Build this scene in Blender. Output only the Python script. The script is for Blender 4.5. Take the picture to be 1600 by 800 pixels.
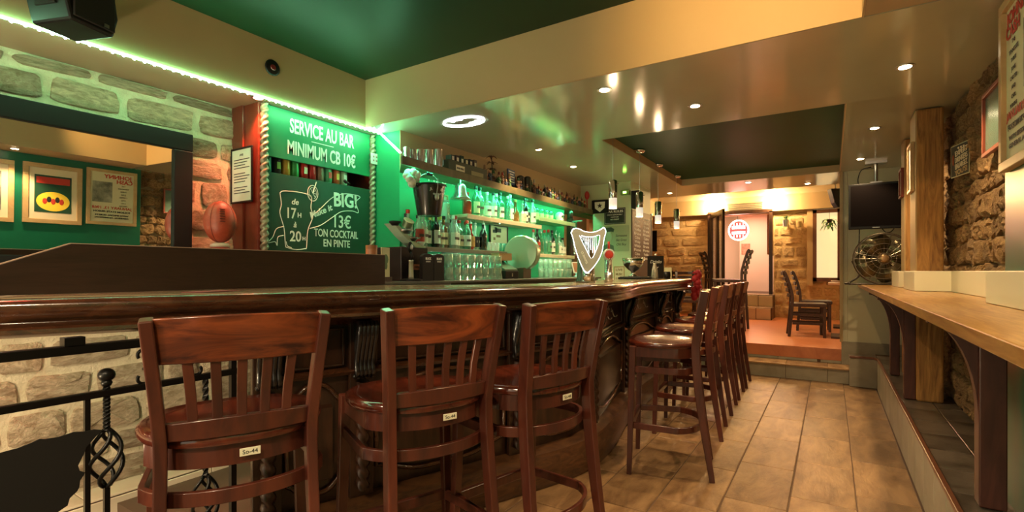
import bpy, math, random
from mathutils import Vector, Matrix
PI=math.pi
S=bpy.context.scene
col=S.collection
R=random.Random(7)
for o in list(bpy.data.objects): bpy.data.objects.remove(o)

# ------------------------------------------------------------------ camera
F_PX=785.0
cd=bpy.data.cameras.new('camera'); cd.sensor_width=36.0; cd.lens=36.0*F_PX/1600.0
cd.shift_y=24.0/1600.0; cd.clip_start=0.02
cam=bpy.data.objects.new('camera',cd); col.objects.link(cam)
cam.location=(0,0,1.215); cam.rotation_euler=(PI/2,0,math.radians(32.4))
S.camera=cam
# ------------------------------------------------------------------ world, exposure
w=bpy.data.worlds.new('world'); S.world=w; w.use_nodes=True
w.node_tree.nodes['Background'].inputs[0].default_value=(1.0,.86,.62,1)
w.node_tree.nodes['Background'].inputs[1].default_value=.55
vs=S.view_settings
vs.view_transform='Standard'; vs.look='None'; vs.gamma=1.0; vs.exposure=1.33
try: vs.use_curve_mapping=False
except Exception: pass
WARM=(1.0,.68,.36)
LAMP_W=28.0      # watts of one recessed spotlight

def light(kind,name,loc,energy,color,size=.05,rot=(0,0,0),cone=None,blend=.6,sy=None):
    l=bpy.data.lights.new(name,kind); l.energy=energy; l.color=color
    if kind=='AREA':
        l.shape='RECTANGLE' if sy else 'DISK'; l.size=size
        if sy: l.size_y=sy
    else: l.shadow_soft_size=size
    if kind=='SPOT': l.spot_size=cone or 2.2; l.spot_blend=blend
    o=bpy.data.objects.new(name,l); col.objects.link(o); o.location=loc; o.rotation_euler=rot
    return o
# unseen fill light added behind the camera, at the front wall's opening
light('AREA','window_daylight',(-1.2,-2.45,1.4),60,(1,.88,.68),2.6,(-PI/2,0,0),sy=1.6)

# ------------------------------------------------------------------ materials
MATS={}
def mat(name,color,rough=.5,metal=0,coat=0,kind=None,c2=None,scale=4,bump=0,emis=0,stretch=None,rand=0,spec=.5,alpha=None):
    if name in MATS: return MATS[name]
    m=bpy.data.materials.new(name); m.use_nodes=True; nt=m.node_tree; N=nt.nodes; L=nt.links
    b=N['Principled BSDF']
    b.inputs['Base Color'].default_value=(*color,1); b.inputs['Roughness'].default_value=rough
    b.inputs['Metallic'].default_value=metal; b.inputs['Coat Weight'].default_value=coat
    b.inputs['Coat Roughness'].default_value=.12
    b.inputs['Specular IOR Level'].default_value=spec
    if emis:
        b.inputs['Emission Color'].default_value=(*color,1); b.inputs['Emission Strength'].default_value=emis
    if kind:
        tc=N.new('ShaderNodeTexCoord'); mp=N.new('ShaderNodeMapping'); L.new(tc.outputs['Object'],mp.inputs[0])
        if stretch: mp.inputs['Scale'].default_value=stretch
        if rand:
            oi=N.new('ShaderNodeObjectInfo'); mm=N.new('ShaderNodeMath'); mm.operation='MULTIPLY'; mm.inputs[1].default_value=37.
            L.new(oi.outputs['Random'],mm.inputs[0]); cx=N.new('ShaderNodeCombineXYZ')
            for k in range(3): L.new(mm.outputs[0],cx.inputs[k])
            L.new(cx.outputs[0],mp.inputs['Location'])
        no=N.new('ShaderNodeTexNoise'); no.inputs['Scale'].default_value=scale; no.inputs['Detail'].default_value=6
        no.inputs['Roughness'].default_value=.62
        L.new(mp.outputs[0],no.inputs['Vector'])
        if kind=='wood': no.inputs['Distortion'].default_value=1.6
        if kind=='stone': no.inputs['Distortion'].default_value=.6
        cr=N.new('ShaderNodeValToRGB'); L.new(no.outputs['Fac'],cr.inputs[0])
        cr.color_ramp.elements[0].position=.34; cr.color_ramp.elements[1].position=.66
        cr.color_ramp.elements[0].color=(*color,1); cr.color_ramp.elements[1].color=(*(c2 or tuple(min(1,x*1.6) for x in color)),1)
        out=cr.outputs[0]
        if rand:
            hv=N.new('ShaderNodeHueSaturation'); 
            mr=N.new('ShaderNodeMapRange'); mr.inputs[3].default_value=1-rand; mr.inputs[4].default_value=1+rand
            L.new(oi.outputs['Random'],mr.inputs[0]); L.new(mr.outputs[0],hv.inputs['Value']); L.new(out,hv.inputs['Color']); out=hv.outputs[0]
        L.new(out,b.inputs['Base Color'])
        if bump:
            n2=N.new('ShaderNodeTexNoise'); n2.inputs['Scale'].default_value=scale*3; n2.inputs['Detail'].default_value=8; n2.inputs['Roughness'].default_value=.7
            L.new(mp.outputs[0],n2.inputs['Vector'])
            bp=N.new('ShaderNodeBump'); bp.inputs['Strength'].default_value=bump; bp.inputs['Distance'].default_value=.03 if kind=='stone' else .004
            L.new(n2.outputs['Fac'],bp.inputs['Height']); L.new(bp.outputs[0],b.inputs['Normal'])
    MATS[name]=m; return m
def glass(name,tint,gloss=.9,body=0.0,bcol=(1,1,1)):
    if name in MATS: return MATS[name]
    m=bpy.data.materials.new(name); m.use_nodes=True; nt=m.node_tree; N=nt.nodes; L=nt.links
    N.remove(N['Principled BSDF']); out=N['Material Output']
    t=N.new('ShaderNodeBsdfTransparent'); t.inputs[0].default_value=(*tint,1)
    g=N.new('ShaderNodeBsdfGlossy'); g.inputs['Roughness'].default_value=.06
    f=N.new('ShaderNodeLayerWeight'); f.inputs[0].default_value=.35
    mx=N.new('ShaderNodeMixShader'); d=N.new('ShaderNodeBsdfDiffuse'); d.inputs[0].default_value=(*bcol,1)
    m0=N.new('ShaderNodeMixShader'); m0.inputs[0].default_value=body
    L.new(t.outputs[0],m0.inputs[1]); L.new(d.outputs[0],m0.inputs[2])
    ma=N.new('ShaderNodeMath'); ma.operation='MULTIPLY_ADD'; ma.inputs[1].default_value=gloss*.8; ma.inputs[2].default_value=.04
    L.new(f.outputs['Facing'],ma.inputs[0]); L.new(ma.outputs[0],mx.inputs[0])
    L.new(m0.outputs[0],mx.inputs[1]); L.new(g.outputs[0],mx.inputs[2]); L.new(mx.outputs[0],out.inputs[0])
    MATS[name]=m; return m
WOOD=mat('stool_wood',(.045,.012,.008),.30,coat=.3,kind='wood',c2=(.105,.024,.012),scale=3.2,stretch=(3,3,.5),rand=.15)
WOODR=mat('stool_rail_wood',(.045,.010,.006),.28,coat=.35,kind='wood',c2=(.30,.065,.018),scale=2.6,stretch=(1.2,1,6),rand=.2)
SEATW=mat('stool_seat_wood',(.04,.008,.005),.16,coat=.5,kind='wood',c2=(.11,.02,.009),scale=2.4,stretch=(5,1,1),rand=.15)
BARW=mat('bar_wood',(.014,.006,.003),.3,coat=.3,kind='wood',c2=(.045,.017,.008),scale=4,stretch=(4,4,.6))
LIPW=mat('bar_lip_wood',(.028,.009,.004),.2,coat=.6,kind='wood',c2=(.075,.026,.010),scale=3,stretch=(2,2,6))
BTOP=mat('bar_top_wood',(.20,.14,.08),.22,coat=.4,kind='wood',c2=(.30,.23,.13),scale=3,stretch=(5,1,1))
PANELW=mat('privacy_panel_wood',(.016,.007,.004),.35,kind='wood',c2=(.03,.013,.008),scale=5,stretch=(3,1,8))
REDW=mat('red_cabinet_wood',(.14,.022,.012),.35,coat=.2,kind='wood',c2=(.20,.035,.016),scale=3,stretch=(5,5,.7))
DARKW=mat('dark_wood',(.02,.009,.006),.35,kind='wood',c2=(.05,.02,.011),scale=5,stretch=(5,5,.7))
BRACKW=mat('bracket_wood',(.05,.016,.011),.35,kind='wood',c2=(.085,.028,.018),scale=4,stretch=(5,5,.6))
SHELFW=mat('counter_wood',(.24,.105,.025),.33,coat=.12,kind='wood',c2=(.44,.25,.07),scale=3.5,stretch=(9,.8,9))
POSTW=mat('old_beam_wood',(.16,.07,.016),.7,kind='wood',c2=(.44,.22,.055),scale=4,stretch=(6,6,.6),bump=.6)
BLACK=mat('black_metal',(.012,.011,.01),.35,metal=.6)
BLKP=mat('black_plastic',(.010,.010,.010),.42,spec=.3)
BLKM=mat('black_matte',(.008,.007,.006),.7)
CREAM=mat('cream_paint',(.50,.37,.20),.55,kind='n',c2=(.52,.39,.215),scale=2)
CEIL=mat('cream_ceiling_gloss',(.43,.44,.32),.13,coat=.25,kind='n',c2=(.46,.47,.34),scale=1.5)
CEILB=mat('cream_ceiling_satin',(.42,.32,.20),.38,kind='n',c2=(.44,.34,.215),scale=1.5)
GCEIL=mat('green_ceiling_paint',(.004,.034,.012),.42,kind='n',c2=(.007,.041,.017),scale=2,spec=.3)
GWALL=mat('green_wall_paint',(.004,.10,.05),.3,kind='n',c2=(.006,.115,.056),scale=2)
GBAR=mat('bar_green_paint',(.015,.30,.13),.5,kind='n',c2=(.02,.34,.15),scale=2)
GBOARD=mat('sign_green_paint',(.012,.20,.085),.45,kind='n',c2=(.016,.23,.10),scale=3)
CHALKB=mat('chalkboard_green',(.013,.055,.03),.55,kind='n',c2=(.02,.075,.04),scale=3)
CHALK=mat('chalk_white',(.85,.88,.82),.8)
PALEG=mat('pale_green_wall_paint',(.52,.60,.36),.5,kind='n',c2=(.56,.64,.40),scale=2)
WWALL=mat('pale_wall_paint',(.62,.60,.42),.45,kind='n',c2=(.66,.64,.46),scale=1.6)
STONEL=mat('pale_sandstone',(.42,.29,.17),.85,kind='stone',c2=(.80,.64,.45),scale=6,bump=1.0,rand=.25)
MORTL=mat('pale_lime_mortar',(.58,.49,.33),.9,kind='stone',c2=(.76,.67,.48),scale=6,bump=.7)
STONER=mat('brown_fieldstone',(.20,.10,.035),.85,kind='stone',c2=(.52,.33,.14),scale=9,bump=1.0,rand=.35)
MORTR=mat('grey_brown_mortar',(.24,.17,.09),.9,kind='stone',c2=(.38,.28,.15),scale=9,bump=.9)
STONEB=mat('golden_sandstone',(.46,.30,.14),.85,kind='stone',c2=(.68,.48,.25),scale=5,bump=.9,rand=.2)
MORTB=mat('golden_mortar',(.52,.36,.17),.9,kind='stone',c2=(.66,.48,.26),scale=6,bump=.6)
TILE=mat('floor_tile_slate',(.14,.075,.034),.32,kind='stone',c2=(.33,.20,.095),scale=4.2,bump=.22,rand=.16,stretch=(2.2,.8,1))
GROUT=mat('grout_brown',(.10,.06,.035),.8)
DTILE=mat('dark_tile',(.045,.035,.025),.28,kind='stone',c2=(.13,.105,.08),scale=4,bump=.12,rand=.15)
GTILE=mat('grey_tile',(.25,.23,.17),.45,kind='stone',c2=(.36,.33,.25),scale=3,bump=.12,rand=.1)
CTILE=mat('cream_tile',(.62,.53,.38),.3,kind='n',c2=(.70,.61,.46),scale=3,rand=.05)
OFLOOR=mat('orange_wood_floor',(.42,.13,.05),.3,kind='wood',c2=(.56,.20,.08),scale=3,stretch=(1,6,1))
CHROME=mat('chrome',(.75,.75,.74),.12,metal=1)
STEEL=mat('brushed_steel',(.5,.5,.48),.28,metal=1)
BRASSM=mat('tarnished_metal',(.30,.26,.20),.3,metal=1)
PAPER=mat('paper_white',(.80,.80,.70),.6)
INK=mat('ink_black',(.015,.015,.015),.6)
REDI=mat('ink_red',(.50,.035,.02),.6)
MATF=mat('cream_mat_board',(.70,.60,.42),.6)
GOLDF=mat('pale_wood_frame',(.42,.27,.12),.35,kind='wood',c2=(.52,.35,.17),scale=5)
WHITEP=mat('white_plastic',(.75,.76,.72),.35)
SCREEN=mat('dark_screen',(.006,.004,.004),.5,spec=.06)
EM_LED=mat('led_green_white',(.62,1.0,.72),emis=22)
EM_TEAL=mat('led_teal',(.10,1.0,.48),emis=30)
EM_SHELF=mat('led_shelf_green',(.38,1.0,.62),emis=11)
EM_WARM=mat('lamp_warm',(1,.80,.50),emis=16)
EM_RED=mat('lamp_red',(1,.22,.14),emis=10)
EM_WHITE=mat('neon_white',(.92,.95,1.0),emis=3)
EM_NEON=mat('neon_pink',(1,.50,.42),emis=6)
EM_GREEN=mat('exit_green',(.35,1,.10),emis=6)
EM_DAY=mat('frosted_pane',(1.0,.86,.46),emis=.28)
CREAMT=mat('cream_strip',(.72,.68,.50),.45)
ROPE=mat('gilt_rope',(.34,.30,.20),.35,metal=.3)
LEATHER=mat('ball_leather',(.30,.045,.02),.42,kind='stone',c2=(.40,.07,.03),scale=30,bump=.08)
GCLEAR=glass('clear_glass',(.95,1,.97),.9,.30,(.80,.97,.88))
GGREEN=glass('green_glass',(.45,.80,.6),.9,.35,(.16,.55,.33))
GTEAL=glass('teal_glass',(.35,.85,.72),.9,.3,(.15,.65,.50))
GDARK=glass('dark_glass',(.10,.12,.10),.9,.6,(.02,.03,.025))
GAMB=glass('amber_glass',(.75,.42,.15),.9,.35,(.50,.22,.06))
GRED=glass('red_glass',(.8,.10,.06),.9,.5,(.75,.06,.03))
GPANE=glass('pane_glass',(.75,.75,.70),.5,.05,(.4,.4,.4))
def flat(name,c,r=.5,m=0): return mat(name,c,r,m)

# ------------------------------------------------------------------ mesh builder
class MB:
    def __init__(s): s.v=[]; s.f=[]; s.m=[]; s.cur=0
    def add(s,vs,fs,M=None):
        n=len(s.v)
        if M is not None: vs=[tuple(M@Vector(v)) for v in vs]
        s.v+= [tuple(v) for v in vs]; s.f+=[tuple(i+n for i in f) for f in fs]; s.m+=[s.cur]*len(fs); return s
    def box(s,c,d,M=None):
        x,y,z=[k/2 for k in d]; cx,cy,cz=c
        vs=[(cx+a*x,cy+b*y,cz+e*z) for a in (-1,1) for b in (-1,1) for e in (-1,1)]
        return s.add(vs,[(0,1,3,2),(4,6,7,5),(0,4,5,1),(2,3,7,6),(0,2,6,4),(1,5,7,3)],M)
    def bb(s,x0,x1,y0,y1,z0,z1,M=None): return s.box(((x0+x1)/2,(y0+y1)/2,(z0+z1)/2),(abs(x1-x0),abs(y1-y0),abs(z1-z0)),M)
    def lathe(s,prof,n=16,M=None,c=(0,0,0),ax='z'):
        vs=[];fs=[]
        for r,h in prof:
            for k in range(n):
                a=2*PI*k/n; vs.append((c[0]+r*math.cos(a),c[1]+r*math.sin(a),c[2]+h))
        for i in range(len(prof)-1):
            for k in range(n):
                k2=(k+1)%n; fs.append((i*n+k,i*n+k2,(i+1)*n+k2,(i+1)*n+k))
        fs.append(tuple(range(n-1,-1,-1))); fs.append(tuple((len(prof)-1)*n+k for k in range(n)))
        return s.add(vs,fs,M)
    def cyl(s,c,r,h,n=16,M=None): return s.lathe([(r,0),(r,h)],n,M,c)
    def tube(s,P,r,n=8,closed=False,sq=False,twist=0,caps=True):
        P=[Vector(p) for p in P]; m=len(P); rings=[]; up=Vector((0,0,1)); pn=None
        for i,p in enumerate(P):
            t=(P[(i+1)%m]-P[i-1]) if closed else (P[min(i+1,m-1)]-P[max(i-1,0)])
            t.normalize()
            if pn is None:
                pn=t.cross(up)
                if pn.length<.05: pn=t.cross(Vector((1,0,0)))
            pn=(pn-t*pn.dot(t)); pn.normalize(); bn=t.cross(pn)
            rr=r[i] if isinstance(r,(list,tuple)) else r
            ring=[]
            for k in range(n):
                a=2*PI*k/n+twist*i+(PI/4 if sq else 0)
                ring.append(p+pn*math.cos(a)*rr+bn*math.sin(a)*rr)
            rings.append(ring)
        vs=[q for g in rings for q in g]; fs=[]
        for i in range(m if closed else m-1):
            j=(i+1)%m
            for k in range(n):
                k2=(k+1)%n; fs.append((i*n+k,i*n+k2,j*n+k2,j*n+k))
        if not closed and caps:
            fs.append(tuple(range(n-1,-1,-1))); fs.append(tuple((m-1)*n+k for k in range(n)))
        return s.add(vs,fs)
    def strip(s,P,w,h,up=(0,0,1),out=None):
        """rectangular section (w along the side vector, h along up) swept through P"""
        P=[Vector(p) for p in P]; m=len(P); up=Vector(up); vs=[]; fs=[]
        for i,p in enumerate(P):
            t=P[min(i+1,m-1)]-P[max(i-1,0)]; t.normalize(); sd=t.cross(up); sd.normalize(); u=sd.cross(t)
            ww=w[i] if isinstance(w,(list,tuple)) else w; hh=h[i] if isinstance(h,(list,tuple)) else h
            for a,b in ((-1,-1),(1,-1),(1,1),(-1,1)): vs.append(p+sd*a*ww/2+u*b*hh/2)
        for i in range(m-1):
            for k in range(4):
                k2=(k+1)%4; fs.append((i*4+k,i*4+k2,(i+1)*4+k2,(i+1)*4+k))
        fs.append((3,2,1,0)); fs.append(tuple((m-1)*4+k for k in range(4)))
        return s.add(vs,fs)
    def prism(s,poly,t,M=None):
        """polygon in local xy, thickness t along z (0..t)"""
        n=len(poly); vs=[(x,y,0) for x,y in poly]+[(x,y,t) for x,y in poly]
        fs=[tuple(range(n-1,-1,-1)),tuple(range(n,2*n))]+[(k,(k+1)%n,n+(k+1)%n,n+k) for k in range(n)]
        return s.add(vs,fs,M)
    def ball(s,c,r,sc=(1,1,1),n=12,m=8,M=None):
        vs=[];fs=[]
        for i in range(1,m):
            th=PI*i/m
            for k in range(n):
                a=2*PI*k/n; vs.append((c[0]+r*sc[0]*math.sin(th)*math.cos(a),c[1]+r*sc[1]*math.sin(th)*math.sin(a),c[2]+r*sc[2]*math.cos(th)))
        t=len(vs); vs+=[(c[0],c[1],c[2]+r*sc[2]),(c[0],c[1],c[2]-r*sc[2])]
        for i in range(m-2):
            for k in range(n):
                k2=(k+1)%n; fs.append((i*n+k,(i+1)*n+k,(i+1)*n+k2,i*n+k2))
        for k in range(n):
            fs.append((t,k,(k+1)%n)); fs.append((t+1,(m-2)*n+(k+1)%n,(m-2)*n+k))
        return s.add(vs,fs,M)
    def mesh(s,name,mats,smooth=False):
        me=bpy.data.meshes.new(name); me.from_pydata(s.v,[],s.f)
        for m in (mats if isinstance(mats,(list,tuple)) else [mats]): me.materials.append(m)
        if isinstance(mats,(list,tuple)): me.polygons.foreach_set('material_index',s.m)
        if smooth: me.polygons.foreach_set('use_smooth',[True]*len(me.polygons))
        me.update(); return me
    def build(s,name,mats,parent=None,smooth=False,bev=0,loc=None,auto=None):
        me=s.mesh(name,mats,smooth or auto is not None)
        if auto is not None:
            try: me.set_sharp_from_angle(angle=math.radians(auto))
            except Exception: pass
        o=bpy.data.objects.new(name,me); col.objects.link(o)
        if parent is not None: o.parent=parent
        if loc: o.location=loc
        if bev:
            md=o.modifiers.new('bevel','BEVEL'); md.width=bev; md.segments=2; md.limit_method='ANGLE'
        return o
def tag(o,label=None,cat=None,group=None,kind=None):
    if label: o['label']=label
    if cat: o['category']=cat
    if group: o['group']=group
    if kind: o['kind']=kind
    return o
def thing(name,label,cat,loc=(0,0,0),rz=0,group=None):
    o=bpy.data.objects.new(name,None); col.objects.link(o); o.location=loc; o.rotation_euler=(0,0,rz)
    o.empty_display_size=.05
    return tag(o,label,cat,group)
def struct(name,mb,m,**k):
    return tag(mb.build(name,m,**k),kind='structure')
def copy_tree(o,parent=None,label=None):
    c=o.copy(); col.objects.link(c)
    if parent is not None: c.parent=parent
    if label: c['label']=label
    for ch in list(o.children): copy_tree(ch,c)
    return c
def fr(o,x,y=(0,0,1)):
    """matrix: local x -> x, local y -> y, local z -> x cross y, at o"""
    x=Vector(x).normalized(); y=Vector(y).normalized(); z=x.cross(y)
    M=Matrix(((x.x,y.x,z.x,o[0]),(x.y,y.y,z.y,o[1]),(x.z,y.z,z.z,o[2]),(0,0,0,1))); return M
def text(name,s,size,M,m,parent,align='CENTER',ext=.0012,bold=0,width=None,shear=0):
    """lettering as a flat mesh; M places the local xy plane; width squeezes the line to that width"""
    cu=bpy.data.curves.new(name,'FONT'); cu.body=s; cu.size=size; cu.align_x=align; cu.extrude=ext; cu.offset=bold; cu.shear=shear
    cu.resolution_u=3; cu.fill_mode='BOTH'
    t=bpy.data.objects.new(name,cu); col.objects.link(t)
    me=bpy.data.meshes.new_from_object(t.evaluated_get(bpy.context.evaluated_depsgraph_get()))
    bpy.data.objects.remove(t)
    if width and len(me.vertices):
        xs=[v.co.x for v in me.vertices]; k=width/max(1e-6,max(xs)-min(xs))
        for v in me.vertices: v.co.x*=k
    me.transform(M); me.materials.clear(); me.materials.append(m); me.name=name
    o=bpy.data.objects.new(name,me); col.objects.link(o)
    if parent is not None: o.parent=parent
    return o
def crom(p,n=14):
    P=[tuple(2*a-b for a,b in zip(p[0],p[1]))]+list(p)+[tuple(2*a-b for a,b in zip(p[-1],p[-2]))]
    o=[]
    for i in range(1,len(P)-2):
        for k in range(n):
            t=k/n
            o.append(tuple(.5*((2*P[i][j])+(-P[i-1][j]+P[i+1][j])*t+(2*P[i-1][j]-5*P[i][j]+4*P[i+1][j]-P[i+2][j])*t*t+(-P[i-1][j]+3*P[i][j]-3*P[i+1][j]+P[i+2][j])*t**3) for j in range(len(p[0]))))
    return o+[tuple(p[-1])]
ORD=['first','second','third','fourth','fifth','sixth','seventh','eighth','ninth','tenth','eleventh','twelfth','thirteenth','fourteenth','fifteenth','sixteenth','seventeenth','eighteenth','nineteenth','twentieth','twenty-first','twenty-second','twenty-third','twenty-fourth','twenty-fifth','twenty-sixth','twenty-seventh','twenty-eighth']
def nth(i,n): return 'rightmost' if i==n-1 else ('leftmost' if i==0 else ORD[i]+' from the left')

# ================================================================== SETTING
# ---- floor with its tiles
fl=struct('floor',MB().bb(-1.95,.42,-2.5,6.52,-.10,-.004).bb(-4.6,-1.95,1.12,6.52,-.10,-.004),GROUT)
def tile_mesh(w,l,h,b=.003):
    mb=MB(); x,y=w/2,l/2
    lo=[(-x,-y),(x,-y),(x,y),(-x,y)]; hi=[(-x+b,-y+b),(x-b,-y+b),(x-b,y-b),(-x+b,y-b)]
    mb.add([(a,c,-h) for a,c in lo]+[(a,c,-b) for a,c in lo]+[(a,c,0) for a,c in hi],
      [(0,1,5,4),(1,2,6,5),(2,3,7,6),(3,0,4,7),(4,5,9,8),(5,6,10,9),(6,7,11,10),(7,4,8,11),(8,9,10,11)]); return mb
def put(me,name,parent,loc,rot=(0,0,0),sc=None):
    o=bpy.data.objects.new(name,me); col.objects.link(o); o.parent=parent; o.location=loc; o.rotation_euler=rot
    if sc: o.scale=sc
    return o
tm=tile_mesh(.295,.595,.010).mesh('tile',TILE)
for k in range(-8,2):
    xc=.115-.1505+.301*k; y=-1.0+(.2 if k%3==0 else (.4 if k%3==1 else 0))
    while y<6.6:
        if not(xc<-1.6 and y<1.2) and y>0 and xc>-2.2:
            y1=min(y+.3,6.5); y0=y-.3
            if y1-y0>.08:
                sx=1
                put(tm,'tile',fl,(xc if k<1 else .115+.14,(y0+y1)/2,0),sc=(1 if k<1 else .94,(y1-y0)/.6,1))
        y+=.6
# ---- stairwell under the left end of the bar
struct('wall_stairwell',MB().bb(-3.37,-3.182,-1.5,1.9,-1.2,.03).bb(-3.18,-1.95,1.12,1.22,-1.2,-.1).bb(-1.99,-1.95,-1.5,1.12,-1.2,-.1),GROUT)
sw=[o for o in col.objects if o.name=='wall_stairwell'][0]
ct=tile_mesh(.296,.296,.008).mesh('tile',CTILE)
for i in range(12):
    y=-1.4+.3*i
    put(ct,'tile',sw,(-3.275,y+.15,.043),sc=(.62,1,1.2))
    for j in range(3): put(ct,'tile',sw,(-3.172,y+.15,-.12-.3*j),rot=(0,PI/2,0))
for i in range(4):
    for j in range(2): put(ct,'tile',sw,(-3.02+.3*i,1.112,-.26-.3*j),rot=(PI/2,0,0))
struct('floor_lower',MB().bb(-3.37,-1.95,-1.5,1.22,-1.25,-1.2),DTILE)

# ---- stones
def stone_variants(m,n=12,dep=.028,seed=1):
    r=random.Random(seed); out=[]
    for q in range(n):
        K=12; base=[];ph=r.random()*6
        for k in range(K):
            a=2*PI*k/K; c,s=math.cos(a),math.sin(a)
            e=.32+.12*r.random()
            x=.5*math.copysign(abs(c)**e,c)*(1-.09*r.random()); y=.5*math.copysign(abs(s)**e,s)*(1-.12*r.random())
            base.append((x,y))
        mb=MB(); vs=[(x,y,-.01) for x,y in base]
        vs+=[(x*.95+.015*r.uniform(-1,1),y*.92+.02*r.uniform(-1,1),dep*(.45+.4*r.random())) for x,y in base]
        vs+=[(x*.60+.06*r.uniform(-1,1),y*.56+.07*r.uniform(-1,1),dep*(.7+.6*r.random())) for x,y in base]
        vs.append((.1*r.uniform(-1,1),.1*r.uniform(-1,1),dep*(.7+.5*r.random()))); fs=[]
        for j in range(2):
            for k in range(K):
                k2=(k+1)%K; fs.append((j*K+k,j*K+k2,(j+1)*K+k2,(j+1)*K+k))
        fs+=[(2*K+k,2*K+(k+1)%K,3*K) for k in range(K)]
        mb.add(vs,fs); out.append(mb.mesh('stone',m,smooth=False))
    return out
def stone_wall(parent,vars_,M,W,H,rh,rw,seed,skip=None,depth=1.0,gap=.028,jit=.05):
    """M: local x along the wall, y up, z out of the wall"""
    r=random.Random(seed); y=0.0; cnt=0
    while y<H-.04:
        h=min(r.uniform(*rh),H-y)
        if H-y-h<.06: h=H-y
        x=-r.uniform(0,rw[1])
        while x<W:
            w=r.uniform(*rw); x0=max(x,0); x1=min(x+w,W)
            if x1-x0>.06 and not (skip and skip((x0+x1)/2,y+h/2,x1-x0,h)):
                hh=h*r.uniform(.86,1.0)
                o=bpy.data.objects.new('stone',r.choice(vars_)); col.objects.link(o); o.parent=parent
                L=M@Matrix.Translation(((x0+x1)/2,y+h/2+r.uniform(-.006,.006),0))@Matrix.Rotation(r.uniform(-jit,jit),4,'Z')@Matrix.Diagonal((max(.03,x1-x0-gap),hh-gap*.8,depth*r.uniform(.7,1.25),1))
                o.matrix_local=L; cnt+=1
            x+=w
        y+=h
    return cnt
svL=stone_variants(STONEL,16,.020,3); svR=stone_variants(STONER,16,.034,5); svB=stone_variants(STONEB,12,.014,9)
wl=struct('wall_left',MB().bb(-3.6,-3.372,-2.5,7.0,-1.2,2.32),MORTL)
# visible strips of the left wall: above / right of the mirror and below the bar
ML=fr((-3.372,-.45,.04),(0,1,0))
stone_wall(wl,svL,ML,2.62,2.26,(.12,.20),(.16,.40),11,skip=lambda x,y,w_,h:(.45+x*0<99 and (x<1.85 and 1.25<y<1.86)),gap=.010)
wb=struct('wall_back',MB().bb(-4.6,-2.06,10.82,11.0,0,2.36).bb(-.93,-.27,10.82,11.0,0,2.36).bb(-.27,.3,10.82,11.0,0,1.05).bb(.13,1.2,10.82,11.0,0,2.36).bb(-2.06,-.93,10.82,11,2.33,2.36).bb(-4.6,1.2,10.82,11.0,2.36,2.75),MORTB)
stone_wall(wb,svB,fr((-3.9,10.82,.33),(1,0,0)),1.84,2.0,(.16,.26),(.22,.5),21)
stone_wall(wb,svB,fr((-.93,10.82,.33),(1,0,0)),.56,2.0,(.16,.26),(.2,.42),22)
stone_wall(wb,svB,fr((-.37,10.82,.33),(1,0,0)),.6,.7,(.16,.24),(.2,.42),23)
wr=struct('wall_right',MB().bb(.735,.95,2.72,6.9,0,2.36),MORTR)
stone_wall(wr,svR,fr((.735,4.95,.33),(0,-1,0)),2.22,1.99,(.08,.15),(.09,.19),31,gap=-.012,jit=.5,depth=1.0)
# ---- plain walls
struct('wall_green',MB().bb(.585,.95,-2.5,2.74,0,2.31),GWALL,bev=.004)
struct('wall_pale',MB().bb(.09,.95,6.8,6.95,.42,2.36).bb(.09,.16,6.795,6.96,.42,2.36),WWALL,bev=.004)
struct('trim_pale_wall',MB().bb(.085,.115,6.77,6.8,.42,2.34),CREAM)
struct('wall_room_right',MB().bb(.95,1.1,-2.5,11,0,2.7).bb(.6,.95,6.95,10.9,0,2.7),WWALL)
struct('wall_bar_back',MB().bb(-3.372,-2.80,2.80,5.62,0,2.34).bb(-3.0,-2.8,5.62,7.0,1.98,2.34),GBAR)
struct('wall_bar_upper',MB().bb(-2.80,-2.792,2.80,6.1,2.0,2.34),CREAM)
struct('wall_signs',MB().bb(-2.62,-2.11,6.1,6.9,0,2.36).bb(-3.0,-2.62,6.1,6.9,2.0,2.36),PALEG)
struct('wall_passage',MB().bb(-4.6,-3.2,7.2,7.3,0,2.4),mat('rust_plaster',(.40,.18,.08),.8,kind='stone',c2=(.52,.27,.12),scale=4,bump=.4))
struct('wall_far_left',MB().bb(-4.7,-4.5,6.5,11,0,2.7),CREAM)
struct('wall_front',MB().bb(-3.6,-2.6,-2.6,-2.5,0,2.7).bb(.3,1.0,-2.6,-2.5,0,2.7).bb(-2.6,.3,-2.6,-2.5,0,.5).bb(-2.6,.3,-2.6,-2.5,2.25,2.7),CREAM)
# ---- ceilings
struct('ceiling_soffit_left',MB().bb(-3.4,-2.979,-2.5,2.61,2.3,2.5),CEILB)
struct('ceiling_soffit_right',MB().bb(.121,.95,-2.5,2.61,2.3,2.5),CEILB)
struct('ceiling_slab',MB().bb(-3.4,.95,2.621,3.90,2.3,2.62),[CEIL])
struct('trim_slab_fascia',MB().bb(-2.978,.12,2.612,2.62,2.301,2.66),CREAM)
struct('trim_recess_fascia',MB().bb(-2.978,-2.97,-2.5,2.612,2.301,2.66).bb(.112,.12,-2.5,2.612,2.301,2.66),CREAM)
struct('ceiling_green_recess',MB().bb(-3.4,.95,-2.6,2.66,2.66,2.76),GCEIL)
struct('ceiling_middle',MB().bb(-3.4,-1.66,3.90,7.7,2.34,2.44).bb(.09,.95,3.90,7.7,2.34,2.44).bb(-1.66,.09,6.78,7.7,2.34,2.44),[CEIL])
struct('ceiling_green_panel',MB().bb(-1.7,.12,3.85,6.85,2.42,2.5),mat('green_panel_paint',(.010,.060,.022),.45,kind='n',c2=(.012,.070,.026),scale=2,spec=.12))
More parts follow.
